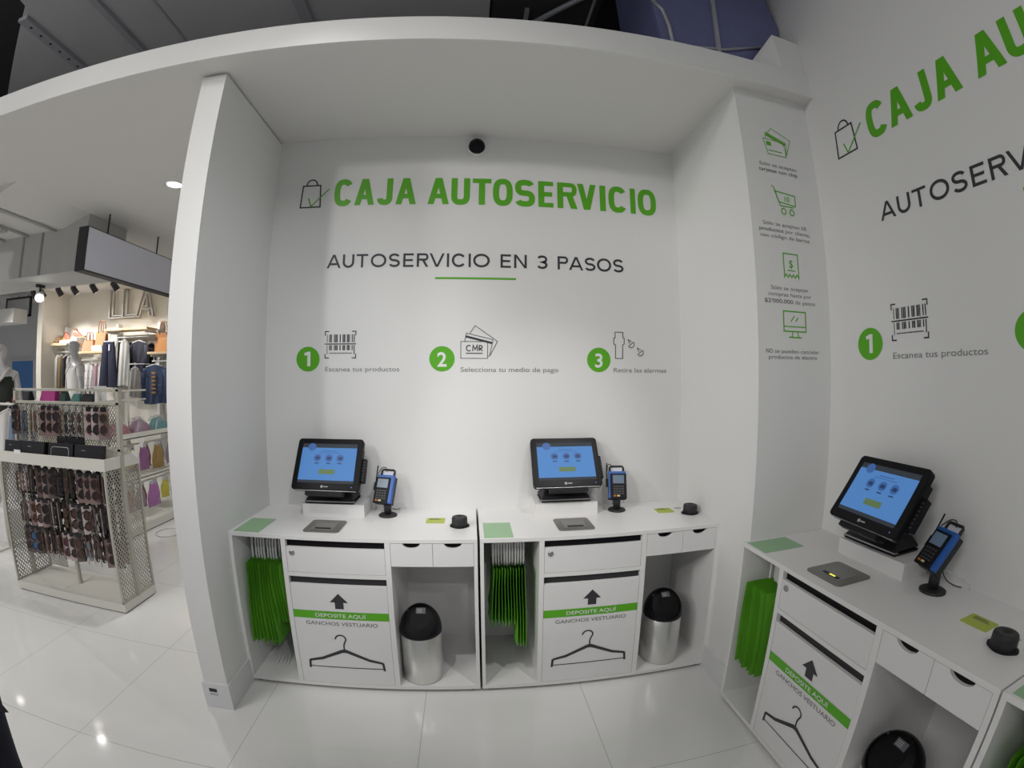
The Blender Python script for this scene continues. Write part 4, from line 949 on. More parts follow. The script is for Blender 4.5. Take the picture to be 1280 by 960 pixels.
garment('jacket', -7.05, 3.60, 2.08, 1.55, 0.14, 0.16, BLKC, 'black jacket hanging behind the white mannequin', R(60))
garment('shirt', -6.93, 3.60, 2.07, 1.50, 0.16, 0.20, GRYC, 'grey shirt hanging behind the white mannequin', R(50))
def dots(t, H):
    for k in range(9): MB().disc(-0.06 + 0.055 * (k % 3), 0.06 + 0.12 * (k // 3), 0.008, -0.04, 10).build('dot', CHARJ, t)
garment('blouse', -6.46, 3.60, 1.94, 1.52, 0.20, 0.22, WHITEC, 'white spotted blouse hanging under the tan handbags', R(25), extra=dots)
garment('blouse', -6.28, 3.60, 1.93, 1.55, 0.12, 0.14, PINKC, 'pale pink blouse hanging under the tan handbags', R(60)); garment('blouse', -6.17, 3.60, 1.93, 1.53, 0.12, 0.14, WHITEC, 'white blouse hanging beside the navy trousers', R(60))
trousers(-5.94, 3.52, 2.275, 1.55, 0.24, 0.46, NAVYC, 'navy wide-leg trousers hanging under the high shelf')
trousers(-5.74, 3.62, 2.275, 1.60, 0.16, 0.22, BLKC, 'black trousers hanging behind the navy trousers')
garment('dress', -5.62, 3.72, 2.28, 1.62, 0.14, 0.30, BLKC, 'black dress hanging between the trousers and the white blouse', R(8))
garment('blouse', -5.53, 3.455, 2.28, 1.58, 0.16, 0.24, WHITEC, 'white draped blouse hanging in front of the charcoal jacket', R(12))
garment('jacket', -5.36, 3.60, 2.28, 1.80, 0.30, 0.26, CHARJ, 'charcoal jacket hanging under the high shelf', R(12), sleeves=0.45)
garment('jacket', -5.215, 3.75, 2.26, 1.72, 0.14, 0.18, BLKC, 'black jacket hanging at the right end under the high shelf', R(15))
def stripe(t, H):
    for k in range(6): MB().box(-0.035, -0.052, 0.16 + k * 0.06, 0.035, -0.046, 0.19 + k * 0.06).build('check_stripe', mat('ochre_check%d' % k, (0.45, 0.23, 0.06), 0.8) if k == 0 else MATS['ochre_check0'], t)
garment('denim_jacket', -4.98, 3.56, 1.90, 1.30, 0.40, 0.42, DENIM, 'denim jacket with ochre checked lining hanging next to the wing wall', R(8), sleeves=0.55, extra=stripe)
garment('denim_jacket', -4.62, 3.72, 1.89, 1.30, 0.30, 0.34, DENIM, 'denim jacket partly hidden by the wing wall', R(15), sleeves=0.5)
garment('skirt', -5.30, 3.45, 1.86, 1.40, 0.16, 0.26, GRYC, 'grey skirt hanging left of the denim jackets', R(20))
tag(MB().tube([(-5.42, 3.45, 1.913), (-5.115, 3.45, 1.913)], 0.006, 8).box(-5.122, 3.44, 1.905, -5.110, 3.80, 1.921).build('clothes_rod', WHITEV), 'short white rod holding the grey skirt', 'rod')

# blue panel, framed sign and white box at the far left
pn = thing('blue_panel', 'bright blue panel on the grey far wall behind the mannequin', 'panel', (-9.15, 4.3, 0.0))
MB().box(-0.50, -0.06, 0, 0.46, 0, 2.09).build('panel_frame', GREYW, pn); MB().box(-0.34, -0.075, 0.02, 0.34, -0.06, 2.05).build('panel_face', mat('blue_face', (0.05, 0.19, 0.50), 0.4), pn)
fs = thing('framed_sign', 'square black framed grey sign hanging by the ceiling at the far left', 'sign', (-8.07, 3.42, 2.78))
MB().box(-0.55, -0.02, 0, 0.20, 0.02, 0.035).box(0.165, -0.02, 0, 0.20, 0.02, 0.36).box(-0.55, -0.02, 0.325, 0.20, 0.02, 0.36).box(-0.55, -0.02, 0, -0.515, 0.02, 0.36).build('frame', FRAMEK, fs)
MB().box(-0.52, -0.008, 0.03, 0.17, 0.008, 0.33).build('panel', GREYW, fs); MB().box(-0.20, -0.010, 0.10, 0.06, -0.008, 0.13).build('faint_print', CONC, fs)
MB().box(-0.2, -0.006, 0.355, -0.19, 0.006, 0.385).build('hanging_rod', FRAMEK, fs); MB().box(0.1, -0.006, 0.355, 0.11, 0.006, 0.385).build('hanging_rod', FRAMEK, fs)
tag(MB().box(-9.2, 3.0, 2.63, -7.80, 3.3, 2.87).box(-8.6, 3.1, 2.85, -8.5, 3.2, 3.2).build('ceiling_box', CEIL, None, 0.004), 'white box hanging from the ceiling at the left edge', 'box')

# ------------------------------------------------------------------ mannequins
MANN = mat('mannequin_white', (0.58, 0.58, 0.60), 0.35)
def skin_obj(name, verts, edges, radii, m, parent=None, sub=2, root=0):
    me = bpy.data.meshes.new(name); me.from_pydata(verts, edges, []); me.materials.append(m)
    o = bpy.data.objects.new(name, me); COL.objects.link(o)
    md = o.modifiers.new('skin', 'SKIN'); md.use_smooth_shade = True
    if not me.skin_vertices: 
        bm = bmesh.new(); bm.from_mesh(me); bm.verts.layers.skin.verify(); bm.to_mesh(me); bm.free()
    for i, r in enumerate(radii):
        sv = me.skin_vertices[0].data[i]; sv.radius = (r, r) if not isinstance(r, tuple) else r; sv.use_root = (i == root)
    md2 = o.modifiers.new('sub', 'SUBSURF'); md2.levels = sub; md2.render_levels = sub
    if parent: o.parent = parent
    return o
BV = [(0, 0, 0.95), (0, 0, 1.10), (0, 0.01, 1.28), (0, 0.01, 1.42), (0, 0, 1.50), (0, -0.015, 1.56), (0, -0.02, 1.66), (0, -0.02, 1.745),
      (0.155, 0.01, 1.405), (0.20, 0.015, 1.14), (0.215, -0.03, 0.90), (-0.155, 0.01, 1.405), (-0.20, 0.015, 1.14), (-0.215, -0.03, 0.90),
      (0.095, 0, 0.86), (0.10, -0.01, 0.48), (0.10, 0.01, 0.09), (0.10, -0.10, 0.03), (-0.095, 0, 0.86), (-0.10, -0.01, 0.48), (-0.10, 0.01, 0.09), (-0.10, -0.10, 0.03),
      (0.218, -0.045, 0.81), (-0.218, -0.045, 0.81)]
BE = [(0, 1), (1, 2), (2, 3), (3, 4), (4, 5), (5, 6), (6, 7), (3, 8), (8, 9), (9, 10), (3, 11), (11, 12), (12, 13), (0, 14), (14, 15), (15, 16), (16, 17), (0, 18), (18, 19), (19, 20), (20, 21), (10, 22), (13, 23)]
BR = [(0.15, 0.10), (0.125, 0.085), (0.15, 0.10), (0.13, 0.085), 0.048, 0.048, (0.078, 0.095), (0.06, 0.075), 0.055, 0.038, 0.025, 0.055, 0.038, 0.025, 0.083, 0.055, 0.038, 0.03, 0.083, 0.055, 0.038, 0.03, 0.03, 0.03]
def nose(parent, m): MB().prism([(-0.008, 1.655), (0.008, 1.655), (0.003, 1.70), (-0.003, 1.70)], -0.125, -0.10, 'y').build('nose', m, parent)
def podium(x, y, h, lab):
    return tag(MB().box(x - 0.3, y - 0.3, 0, x + 0.3, y + 0.3, h).build('podium', WHITEV, None, 0.004), lab, 'podium')
podium(-5.28, 2.2, 0.44, 'low white podium under the white mannequin behind the sunglasses stand')
m1 = thing('mannequin', 'glossy white mannequin in a white V-neck top behind the sunglasses stand', 'mannequin', (-5.28, 2.2, 0.44), R(-20))
skin_obj('body', BV, BE, BR, MANN, m1); nose(m1, MANN)
skin_obj('top', [(0, 0, 0.92), (0, 0, 1.10), (0, 0.008, 1.28), (0, 0.01, 1.40), (0.15, 0.01, 1.405), (-0.15, 0.01, 1.405), (0.185, 0.012, 1.24), (-0.185, 0.012, 1.24)],
         [(0, 1), (1, 2), (2, 3), (3, 4), (3, 5), (4, 6), (5, 7)], [(0.165, 0.115), (0.14, 0.10), (0.165, 0.112), (0.13, 0.09), 0.062, 0.062, 0.052, 0.052], WHITEC, m1)
MB().tube([(-0.07, -0.085, 1.44), (-0.03, -0.12, 1.34), (0, -0.13, 1.29), (0.03, -0.12, 1.34), (0.07, -0.085, 1.44)], 0.005, 6).build('neckline', GRYC, m1)
for k in range(3): MB().lathe([(0.008, 0), (0.001, 0.004)], 10, Matrix.Translation((0, -0.128 + 0.006 * k, 1.24 - 0.05 * k)) @ MX).build('button', CHARJ, m1)
podium(-5.22, 1.02, 0.32, 'low white podium under the mannequin cut off at the left edge')
m2 = thing('mannequin', 'white mannequin in a dark top with a white collar at the left edge', 'mannequin', (-5.22, 1.02, 0.32), R(45))
skin_obj('body', BV, BE, BR, MANN, m2); nose(m2, MANN)
skin_obj('top', [(0, 0, 0.86), (0, 0, 1.10), (0, 0.008, 1.28), (0, 0.01, 1.39), (0.14, 0.01, 1.39), (-0.14, 0.01, 1.39)], [(0, 1), (1, 2), (2, 3), (3, 4), (3, 5)], [(0.17, 0.12), (0.14, 0.10), (0.165, 0.112), (0.13, 0.09), 0.064, 0.064], cloth('dark_green_cloth', (0.025, 0.03, 0.025)), m2)
MB().tube([(-0.10, -0.02, 1.47), (-0.06, -0.11, 1.42), (0, -0.13, 1.34), (0.06, -0.11, 1.42), (0.10, -0.02, 1.47)], 0.022, 8).build('collar', WHITEC, m2)
MB().grid(lambda u, v: ((0.17 + 0.03 * v) * math.cos(2 * math.pi * u), (0.12 + 0.03 * v) * math.sin(2 * math.pi * u), 0.92 - 0.34 * v), 20, 4).build('skirt', NAVYC, m2)

# ------------------------------------------------------------------ sunglasses stand
SX0, SX1, SY0, SY1 = -3.745, -2.545, -0.04, 0.335
MESHM = mat('perforated_beige', (0.40, 0.39, 0.33), 0.5); POSTM = mat('beige_post', (0.43, 0.42, 0.36), 0.5)
def perforated(mb, corners, nu, nv, th=0.0016):
    # staggered expanded-metal mesh between four corners (bilinear), built from thin crossing strands
    a, b, c, d = [Vector(p) for p in corners]
    def P(u, v): return (a * (1 - u) + b * u) * (1 - v) + (d * (1 - u) + c * u) * v
    nrm = (b - a).cross(d - a).normalized() * 0.001
    asp = (d - a).length / (b - a).length
    for sg in (1, -1):
        for k in range(-nv, nu + nv + 1):
            u0 = k / nu; du = sg * asp * 0.72
            lo, hi = 0.0, 1.0
            pts = []
            # clip the line u = u0 + du*v to [0,1]
            if du > 0: lo = max(lo, -u0 / du); hi = min(hi, (1 - u0) / du)
            else: lo = max(lo, (1 - u0) / du); hi = min(hi, -u0 / du)
            if hi - lo < 0.01: continue
            p, q = P(u0 + du * lo, lo), P(u0 + du * hi, hi)
            t = (q - p).normalized(); w_ = t.cross(nrm).normalized() * th * 1.6
            mb.add([p + w_ + nrm, q + w_ + nrm, q - w_ + nrm, p - w_ + nrm, p + w_ - nrm, q + w_ - nrm, q - w_ - nrm, p - w_ - nrm],
                   [(0, 1, 2, 3), (4, 7, 6, 5), (0, 4, 5, 1), (3, 2, 6, 7)])
    return mb
ss = thing('sunglasses_stand', 'cream metal display stand with mesh sides full of sunglasses', 'display stand', (0, 0, 0))
MB().box(SX0, SY0, 0.010, SX1, SY1, 0.075).build('plinth', RACKW, ss, 0.003)
MB().box(SX0 + 0.01, SY0 + 0.01, 0, SX1 - 0.01, SY1 - 0.01, 0.010).build('foot_gap_shade', FRAMEK, ss)  # recessed foot coloured dark for the shaded gap under the plinth
tb = MB(); tb.box(SX0, SY0, 1.046, SX1, SY1, 1.056); tb.box(SX0, SY0, 1.056, SX1, SY0 + 0.012, 1.128); tb.box(SX0, SY1 - 0.012, 1.056, SX1, SY1, 1.128); tb.box(SX0, SY0 + 0.012, 1.056, SX0 + 0.012, SY1 - 0.012, 1.128); tb.box(SX1 - 0.012, SY0 + 0.012, 1.056, SX1, SY1 - 0.012, 1.128)
tb.build('tray', RACKW, ss)
for x in (SX0 + 0.008, SX1 - 0.008):
    for y in (SY0 + 0.008, SY1 - 0.008): MB().box(x - 0.008, y - 0.008, 0.075, x + 0.008, y + 0.008, 1.046).build('corner_post', POSTM, ss)
    MB().box(x - 0.014, 0.125, 0.075, x + 0.014, 0.160, 1.60).build('centre_post', POSTM, ss)
    mb = MB(); xx = x - 0.002
    perforated(mb, [(xx, SY0 + 0.016, 0.09), (xx, SY1 - 0.016, 0.09), (xx, SY1 - 0.016, 1.044), (xx, SY0 + 0.016, 1.044)], 12, 32, 0.0022)
    mb.build('mesh_side', MESHM, ss)
    MB().box(x - 0.006, SY0, 0.075, x + 0.006, SY1, 0.09).build('side_rail', POSTM, ss)
MB().box(-3.18, 0.130, 0.075, -3.155, 0.155, 1.046).build('centre_leg', POSTM, ss)
for z in (1.005, 0.765, 0.530): MB().box(SX0 + 0.01, 0.134, z, SX1 - 0.01, 0.146, z + 0.02).build('hook_rail', FRAMEK, ss)
for z0 in (1.585, 1.488, 1.16): MB().box(SX0 - 0.01, 0.125, z0, SX1 + 0.01, 0.160, z0 + 0.018).build('frame_rail', POSTM, ss)
mb = MB(); perforated(mb, [(SX0 + 0.02, 0.150, 1.178), (SX1 - 0.02, 0.150, 1.178), (SX1 - 0.02, 0.150, 1.488), (SX0 + 0.02, 0.150, 1.488)], 44, 12, 0.0022)
mb.build('back_mesh', MESHM, ss)
mb = MB(); perforated(mb, [(SX0 + 0.02, SY1 - 0.01, 0.09), (-3.5, SY1 - 0.01, 0.09), (-3.5, SY1 - 0.01, 0.33), (SX0 + 0.02, SY1 - 0.01, 0.33)], 12, 12)
mb.build('back_mesh', MESHM, ss)

# sunglasses, hung sideways in clear sleeves
LENS = {}
def gm(n, c, r=0.15): return mat(n, c, r, noise=0.1)
GF = [gm('frame_black', (0.012, 0.010, 0.012), 0.25), gm('frame_brown', (0.09, 0.04, 0.02), 0.3), gm('frame_gold', (0.35, 0.26, 0.10), 0.3), gm('frame_rose', (0.30, 0.15, 0.16), 0.3)]
GL = [gm('lens_dark', (0.03, 0.022, 0.026)), gm('lens_brown', (0.10, 0.05, 0.035)), gm('lens_turquoise', (0.02, 0.28, 0.33)), gm('lens_blue', (0.04, 0.14, 0.36)), gm('lens_plum', (0.09, 0.03, 0.06)), gm('lens_silver', (0.30, 0.29, 0.30), 0.08)]
CARD = [mat('sleeve_grey', (0.52, 0.44, 0.43), 0.15), mat('sleeve_brown', (0.26, 0.18, 0.17), 0.15), mat('sleeve_dark', (0.11, 0.09, 0.09), 0.2)]
def sunglasses(lens, frame, card):
    t = thing('sunglasses', 'x', 'sunglasses'); t.scale = (1.14, 1.14, 1.12)
    # hangs from the top; x across the sleeve, z down; glasses stand on end so the two lenses are one above the other
    MB().box(-0.034, 0.004, -0.205, 0.034, 0.008, -0.012).build('sleeve', card, t)
    fr = MB(); ls = MB()
    parts = []
    for cz in (-0.070, -0.142):
        ring = [(0.006 + 0.021 * math.cos(R(a)), -0.020 + 0.006 * math.cos(R(a)), cz + 0.030 * math.sin(R(a))) for a in range(0, 360, 30)]
        MB().tube(ring, 0.0035, 6, closed=True).build('rim', frame, t)
        MB().add([(p[0], p[1], p[2]) for p in ring], [tuple(range(12))]).build('lens', lens, t)
    MB().tube([(0.010, -0.020, -0.10), (0.014, -0.022, -0.107), (0.010, -0.020, -0.113)], 0.004, 6).build('bridge', frame, t)
    for z in (-0.040, -0.172): MB().tube([(0.012, -0.018, z), (0.0, -0.004, z - 0.004 if z < -0.1 else z + 0.004), (-0.034, 0.0, -0.106 + (z + 0.106) * 0.7)], 0.003, 6).build('temple', frame, t)
    MB().box(-0.020, 0.002, -0.030, 0.020, 0.0045, 0.0).tube([(0, 0.006, -0.004), (0, -0.004, 0.006), (0, 0.02, 0.010)], 0.003, 6).build('hang_tab', GF[0], t)
    return t
PROTO = {}
def put_glasses(x, y, z, rz, li, fi, ci, lab, grp):
    k = (li, fi, ci)
    if k not in PROTO:
        PROTO[k] = sunglasses(GL[li], GF[fi], CARD[ci]); o = PROTO[k]; o.location = (x, y, z); o.rotation_euler = (0, 0, rz)
    else: o = dup(PROTO[k], (x, y, z), rz)
    o['label'] = lab
    if grp: o['group'] = grp
    elif 'group' in o: del o['group']
rg = random.Random(3)
special = {(2, 11): (2, 3, 0, 'turquoise lensed sunglasses in the bottom row of the stand'), (2, 1): (3, 0, 2, 'blue lensed sunglasses near the left end of the bottom row of the stand'), (2, 7): (4, 1, 0, 'plum lensed sunglasses in the middle of the bottom row of the stand'),
           (1, 2): (1, 1, 1, 'amber brown sunglasses near the left of the middle row of the stand'), (1, 13): (5, 0, 0, 'silver lensed sunglasses near the right end of the middle row'), (0, 1): (5, 3, 0, 'silver lensed sunglasses near the left end of the top row below the tray'),
           (3, 2): (3, 0, 2, 'blue tinted sunglasses on the upper panel of the stand'), (3, 3): (2, 2, 0, 'gold rimmed turquoise sunglasses on the upper panel'), (3, 12): (0, 3, 0, 'round dark sunglasses in a pale sleeve on the upper panel')}
ROWS = [(1.000, 16, -3.68, -2.66, 'first row below the tray'), (0.760, 16, -3.66, -2.64, 'second row below the tray'), (0.525, 16, -3.65, -2.64, 'bottom row'), (1.482, 15, -3.67, -2.65, 'upper panel')]
for r, (z, n, x0, x1, nm) in enumerate(ROWS):
    for k in range(n):
        x = x0 + (x1 - x0) * k / (n - 1); y = 0.090 if r < 3 else 0.083
        if (r, k) in special: li, fi, ci, lab = special[(r, k)]; grp = None
        else:
            li, fi, ci = rg.choice([0, 0, 1, 0]), rg.choice([0, 0, 1]), rg.choice([0, 1, 1, 2, 2]); lab = 'dark sunglasses in a sleeve hanging in the %s of the stand' % nm; grp = 'sunglasses in the %s' % nm
        put_glasses(x, y, z - 0.006, R((-40 if (k + r * 2) % 7 < 4 else 30) + rg.uniform(-4, 4)), li, fi, ci, lab, grp)

for z, nm in ((1.000, 'first'), (0.760, 'second'), (0.525, 'bottom')):
    for k in range(11):
        li, fi, ci = rg.choice([0, 0, 1, 4]), rg.choice([0, 1]), rg.choice([2, 2, 1])
        put_glasses(-3.66 + 0.101 * k, 0.196, z - 0.006, R(180 + rg.uniform(-6, 6)), li, fi, ci, 'dark sunglasses hanging on the rear side of the stand, %s row' % nm, 'sunglasses in the rear %s row' % nm)

# black glasses cases standing in the tray
CASE = mat('black_case', (0.014, 0.014, 0.017), 0.35, noise=0.2, scale=25)
def case(x, y, z, w_, h, d, lab, tilt=-12, zip_=False):
    t = thing('glasses_case', lab, 'glasses case', (x, y, z), 0)
    M = Matrix.Rotation(R(tilt), 4, 'X')
    MB().box(-w_ / 2, -d / 2, 0.004, w_ / 2, d / 2, h, M).build('case_body', CASE, t, 0.012, 3)
    if zip_: MB().tube([M @ Vector(p) for p in ((-w_ * 0.36, -d / 2 - 0.001, 0.02), (-w_ * 0.36, -d / 2 - 0.001, h * 0.72), (-w_ * 0.30, -d / 2 - 0.001, h * 0.82), (w_ * 0.30, -d / 2 - 0.001, h * 0.82), (w_ * 0.36, -d / 2 - 0.001, h * 0.72), (w_ * 0.36, -d / 2 - 0.001, 0.02))], 0.0025, 6).build('piping', GREYP, t)
    else: MB().box(-w_ * 0.2, -d / 2 - 0.002, h * 0.72, -w_ * 0.05, -d / 2, h * 0.76, M).build('clasp', SILVER, t)
    return t
CL = [(-3.61, 0.22, 'black glasses case at the left end of the tray', False), (-3.36, 0.28, 'wide black glasses case second from the left in the tray', False), (-3.035, 0.27, 'black glasses case with grey piping in the middle of the tray', True), (-2.75, 0.26, 'dark glasses case at the right end of the tray', False)]
for x, w_, lab, zp in CL: case(x, 0.018, 1.056, w_, 0.155, 0.07, lab, -8, zp)
case(-3.02, 0.095, 1.056, 0.30, 0.20, 0.02, 'tall flat black case standing at the back of the tray', 0)
tag(MB().box(-0.045, -0.0015, 0, 0.045, 0.0015, 0.045, Matrix.Translation((-2.76, 0.122, 1.245))).build('price_card', PAPER), 'small white price card under the sunglasses of the upper panel', 'card')
tag(MB().box(-0.04, -0.0015, 0, 0.04, 0.0015, 0.03, Matrix.Translation((-3.50, SY0 - 0.002, 1.118))).build('price_card', WHITEV), 'small white price card on the front lip of the tray', 'card')
tag(MB().box(0, -0.06, 0, 0.003, 0.02, 0.03, Matrix.Translation((SX1, 0.29, 1.10)) @ Matrix.Rotation(R(-35), 4, 'X')).build('price_tag', WHITEV), 'white price tag clipped to the right end of the tray', 'tag')

# ------------------------------------------------------------------ table with bags seen between the rails
TABX = -4.75
dt = thing('display_table', 'pale display table behind the sunglasses stand', 'table', (TABX, 1.5, 0))
MB().box(-1.0, -0.24, 1.39, 0.62, 0.24, 1.43).build('table_top', RACKW, dt, 0.003)
for sx in (-0.92, 0.54):
    for sy in (-0.2, 0.2): MB().box(sx - 0.02, sy - 0.02, 0, sx + 0.02, sy + 0.02, 1.39).build('leg', RACKW, dt)
MB().box(0.40, 0.1, 1.43, 0.62, 0.13, 1.60).build('end_panel', WHITEV, dt)
handbag(-5.52, 1.5, 1.4315, 0.12, 0.10, 0.115, 0.10, 0, cloth('khaki_bag', (0.13, 0.12, 0.09)), 'khaki bag at the left end of the pale display table')
handbag(-5.36, 1.5, 1.4315, 0.15, 0.12, 0.105, 0.10, 0, BLKC, 'black bag second from the left on the pale display table')
handbag(-4.93, 1.5, 1.4315, 0.28, 0.24, 0.13, 0.12, 0, cloth('magenta_bag', (0.32, 0.03, 0.18)), 'magenta bag on the pale display table')
handbag(-4.68, 1.5, 1.4315, 0.12, 0.09, 0.10, 0.10, 0.03, cloth('deep_green_bag', (0.02, 0.045, 0.04)), 'dark green bag beside the magenta bag on the table')
handbag(-4.46, 1.5, 1.4315, 0.16, 0.10, 0.085, 0.10, 0, cloth('teal_bag', (0.06, 0.16, 0.15)), 'teal bag on the pale display table')
handbag(-4.26, 1.5, 1.4315, 0.20, 0.17, 0.085, 0.12, 0.06, BLKC, 'black handbag at the right end of the pale display table')

# clothes on a low rail at the left edge
cr = thing('clothes_rail', 'low clothes rail at the left edge with white and denim garments', 'rail', (-4.42, 0.62, 0))
MB().tube([(-0.32, 0, 1.44), (0.22, 0, 1.44)], 0.012, 8).build('bar', RACKW, cr)
for x in (-0.32, 0.22): MB().tube([(x, 0, 0.02), (x, 0, 1.44)], 0.012, 8).box(x - 0.02, -0.22, 0, x + 0.02, 0.22, 0.02).build('upright', RACKW, cr)
garment('denim_jacket', -4.37, 0.62, 1.385, 0.95, 0.16, 0.24, cloth('pale_denim', (0.16, 0.22, 0.32)), 'pale denim garment on the low rail at the left edge', R(50))
garment('shirt', -4.53, 0.62, 1.385, 0.90, 0.20, 0.30, WHITEC, 'white shirt on the low rail at the left edge', R(62))
garment('shirt', -4.25, 0.62, 1.385, 1.0, 0.12, 0.18, DENIM, 'dark denim shirt on the low rail beside the sunglasses stand', R(60))
tag(MB().box(-4.44, 0.608, 1.452, -4.36, 0.632, 1.50).build('size_marker', mat('red_marker', (0.40, 0.05, 0.04), 0.5), None, 0.004), 'red size marker on top of the low clothes rail', 'marker')

# ------------------------------------------------------------------ shelf gondola behind, along the aisle
gx0, gx1, gy0, gy1 = -4.15, -3.66, 1.22, 3.0
g = thing('shelf_unit', 'cream metal shelf unit with bagged accessories beside the wing wall', 'shelf unit', (0, 0, 0))
MB().box(gx0, gy0, 0.01, gx1, gy1, 0.10).build('plinth', RACKW, g, 0.003); MB().box(gx0 + 0.02, gy0 + 0.02, 0, gx1 - 0.008, gy1 - 0.02, 0.01).build('foot_gap_shade', FRAMEK, g)  # foot coloured dark, shade of the floor gap in its colour
MB().box(gx0, gy0, 1.045, gx1, gy1, 1.055).box(gx1 - 0.01, gy0, 1.04, gx1, gy1, 1.105).build('shelf', RACKW, g)
MB().box(gx0, gy0, 0.595, gx1 - 0.02, gy1, 0.605).box(gx1 - 0.03, gy0, 0.585, gx1 - 0.02, gy1, 0.625).build('shelf', RACKW, g)
for y in (1.24, 1.70, 2.9): MB().box(-3.90, y - 0.018, 0.10, -3.866, y + 0.018, 1.56).build('upright', RACKW, g)
MB().box(-3.89, gy0, 1.54, -3.875, 2.02, 1.56).box(-3.89, gy0, 1.44, -3.875, 2.02, 1.455).build('label_frame', RACKW, g)
for z in (0.955, 0.52): MB().box(-3.78, gy0, z, -3.77, gy1, z + 0.018).box(-3.87, 1.69, z, -3.77, 1.71, z + 0.012).build('hook_bar', RACKW, g)
def pouch(x, y, z, w_, h, m, lab, lying=False, rz=0.0, card=None):
    t = thing('bagged_pouch', lab, 'pouch', (x, y, z), rz)
    if lying:
        MB().grid(lambda u, v: ((u - 0.5) * w_, (v - 0.5) * h, 0.03 + 0.15 * math.sin(math.pi * u) ** 0.6 * math.sin(math.pi * v) ** 0.6 + 0.010 * math.sin(17 * u + 9 * v)), 12, 10).grid(lambda u, v: ((u - 0.5) * w_, (v - 0.5) * h, 0.03 - 0.028 * math.sin(math.pi * u) * math.sin(math.pi * v)), 6, 6).build('pouch_body', m, t)
        MB().grid(lambda u, v: ((u - 0.5) * w_ * 0.8, (v - 0.5) * h * 0.5 - 0.02, 0.13 + 0.07 * math.sin(math.pi * u) + 0.012 * math.sin(23 * u + 7 * v)), 10, 4).build('clear_wrap', CLEAR, t)
    else:
        for sg in (1,): 
            mb = MB()
            for s2 in (1, -1): mb.grid(lambda u, v, s2=s2: (s2 * 0.03 * math.sin(math.pi * min(1, v * 1.05)) * (1 - abs(2 * u - 1) ** 3) + 0.006 * math.sin(11 * u + 8 * v), (u - 0.5) * w_ * (0.55 + 0.45 * math.sin(math.pi * min(v * 0.62, 0.5))), -h * v - 0.03), 10, 10)
            mb.build('pouch_body', m, t)
        MB().box(-0.0015, -w_ * 0.25, -0.06, 0.0015, w_ * 0.25, 0.0).build('header_card', card or PAPER, t)
        MB().tube([(-0.02, 0, -0.012), (0.03, 0, -0.008), (0.045, 0, 0.004)], 0.0025, 6).build('hook', RACKW, t)
PURP = mat('purple_pouch', (0.26, 0.10, 0.25), 0.35, noise=0.25, scale=30); GOLD = mat('ochre_pouch', (0.30, 0.19, 0.06), 0.35, noise=0.25, scale=30); ROSE = mat('rose_pouch', (0.33, 0.15, 0.18), 0.3, noise=0.3, scale=30); TEAL = mat('teal_pouch', (0.12, 0.25, 0.26), 0.3, noise=0.2, scale=30); YEL = mat('yellow_pouch', (0.50, 0.45, 0.05), 0.4); BLUEQ = mat('blue_pouch', (0.05, 0.08, 0.25), 0.4); MAUVE = mat('mauve_pouch', (0.27, 0.18, 0.24), 0.35, noise=0.25, scale=30)
pouch(-3.769, 1.42, 1.0555, 0.185, 0.30, ROSE, 'rose bagged pouch lying on the top shelf nearest the stand', True, 0)
pouch(-3.769, 1.76, 1.0555, 0.185, 0.32, MAUVE, 'mauve bagged pouch in a shiny wrap lying in the middle of the top shelf', True, 0)
pouch(-3.769, 2.10, 1.0555, 0.185, 0.32, TEAL, 'teal bagged pouch lying on the top shelf beside the wing wall', True, 0)
pouch(-3.769, 2.46, 1.0555, 0.185, 0.30, TEAL, 'teal bagged pouch lying at the far end of the top shelf', True, 0)
HP = [(1.34, 0.955, 0.20, 0.24, BLUEQ, 'blue pouch hanging at the near end of the upper hooks'), (1.53, 0.955, 0.14, 0.20, YEL, 'yellow pouch hanging on the upper hooks'), (1.77, 0.955, 0.19, 0.26, PURP, 'purple pouch hanging on the upper hooks of the shelf unit'), (2.03, 0.955, 0.22, 0.28, GOLD, 'ochre pouch hanging on the upper hooks of the shelf unit'), (2.28, 0.955, 0.2, 0.26, MAUVE, 'mauve pouch hanging on the upper hooks by the wing wall'),
      (1.45, 0.52, 0.2, 0.25, ROSE, 'rose pouch hanging on the lower hooks seen through the mesh'), (1.66, 0.52, 0.18, 0.24, MAUVE, 'mauve pouch hanging on the lower hooks'), (1.90, 0.52, 0.24, 0.27, mat('violet_pouch', (0.36, 0.14, 0.36), 0.3, noise=0.2, scale=30), 'bright violet pouch hanging on the lower hooks'), (2.12, 0.52, 0.16, 0.22, YEL, 'yellow pouch hanging on the lower hooks by the wing wall'), (2.33, 0.52, 0.2, 0.24, TEAL, 'teal pouch hanging on the lower hooks at the far end')]
for y, z, w_, h, m, lab in HP: pouch(-3.735, y, z, w_, h, m, lab)
for y, z, w_, h, m, lab in ((1.65, 0.955, 0.15, 0.27, MAUVE, 'mauve pouch hanging between the yellow and purple pouches'), (1.90, 0.955, 0.15, 0.25, ROSE, 'rose pouch hanging between the purple and ochre pouches'), (2.155, 0.955, 0.14, 0.27, TEAL, 'teal pouch hanging behind the ochre pouch on the upper hooks'),
                            (1.775, 0.52, 0.14, 0.26, GOLD, 'ochre pouch hanging on the lower hooks beside the violet pouch'), (2.015, 0.52, 0.14, 0.26, PURP, 'purple pouch hanging between the violet and yellow pouches on the lower hooks')):
    pouch(-3.80, y, z, w_, h, m, lab)
tag(MB().box(-0.0015, -0.03, -0.05, 0.0015, 0.03, 0.05, Matrix.Translation((-3.655, 1.66, 0.99)) @ Matrix.Rotation(R(-25), 4, 'X')).build('price_tag', WHITEV), 'white price tag hanging from the top shelf edge of the shelf unit', 'tag')
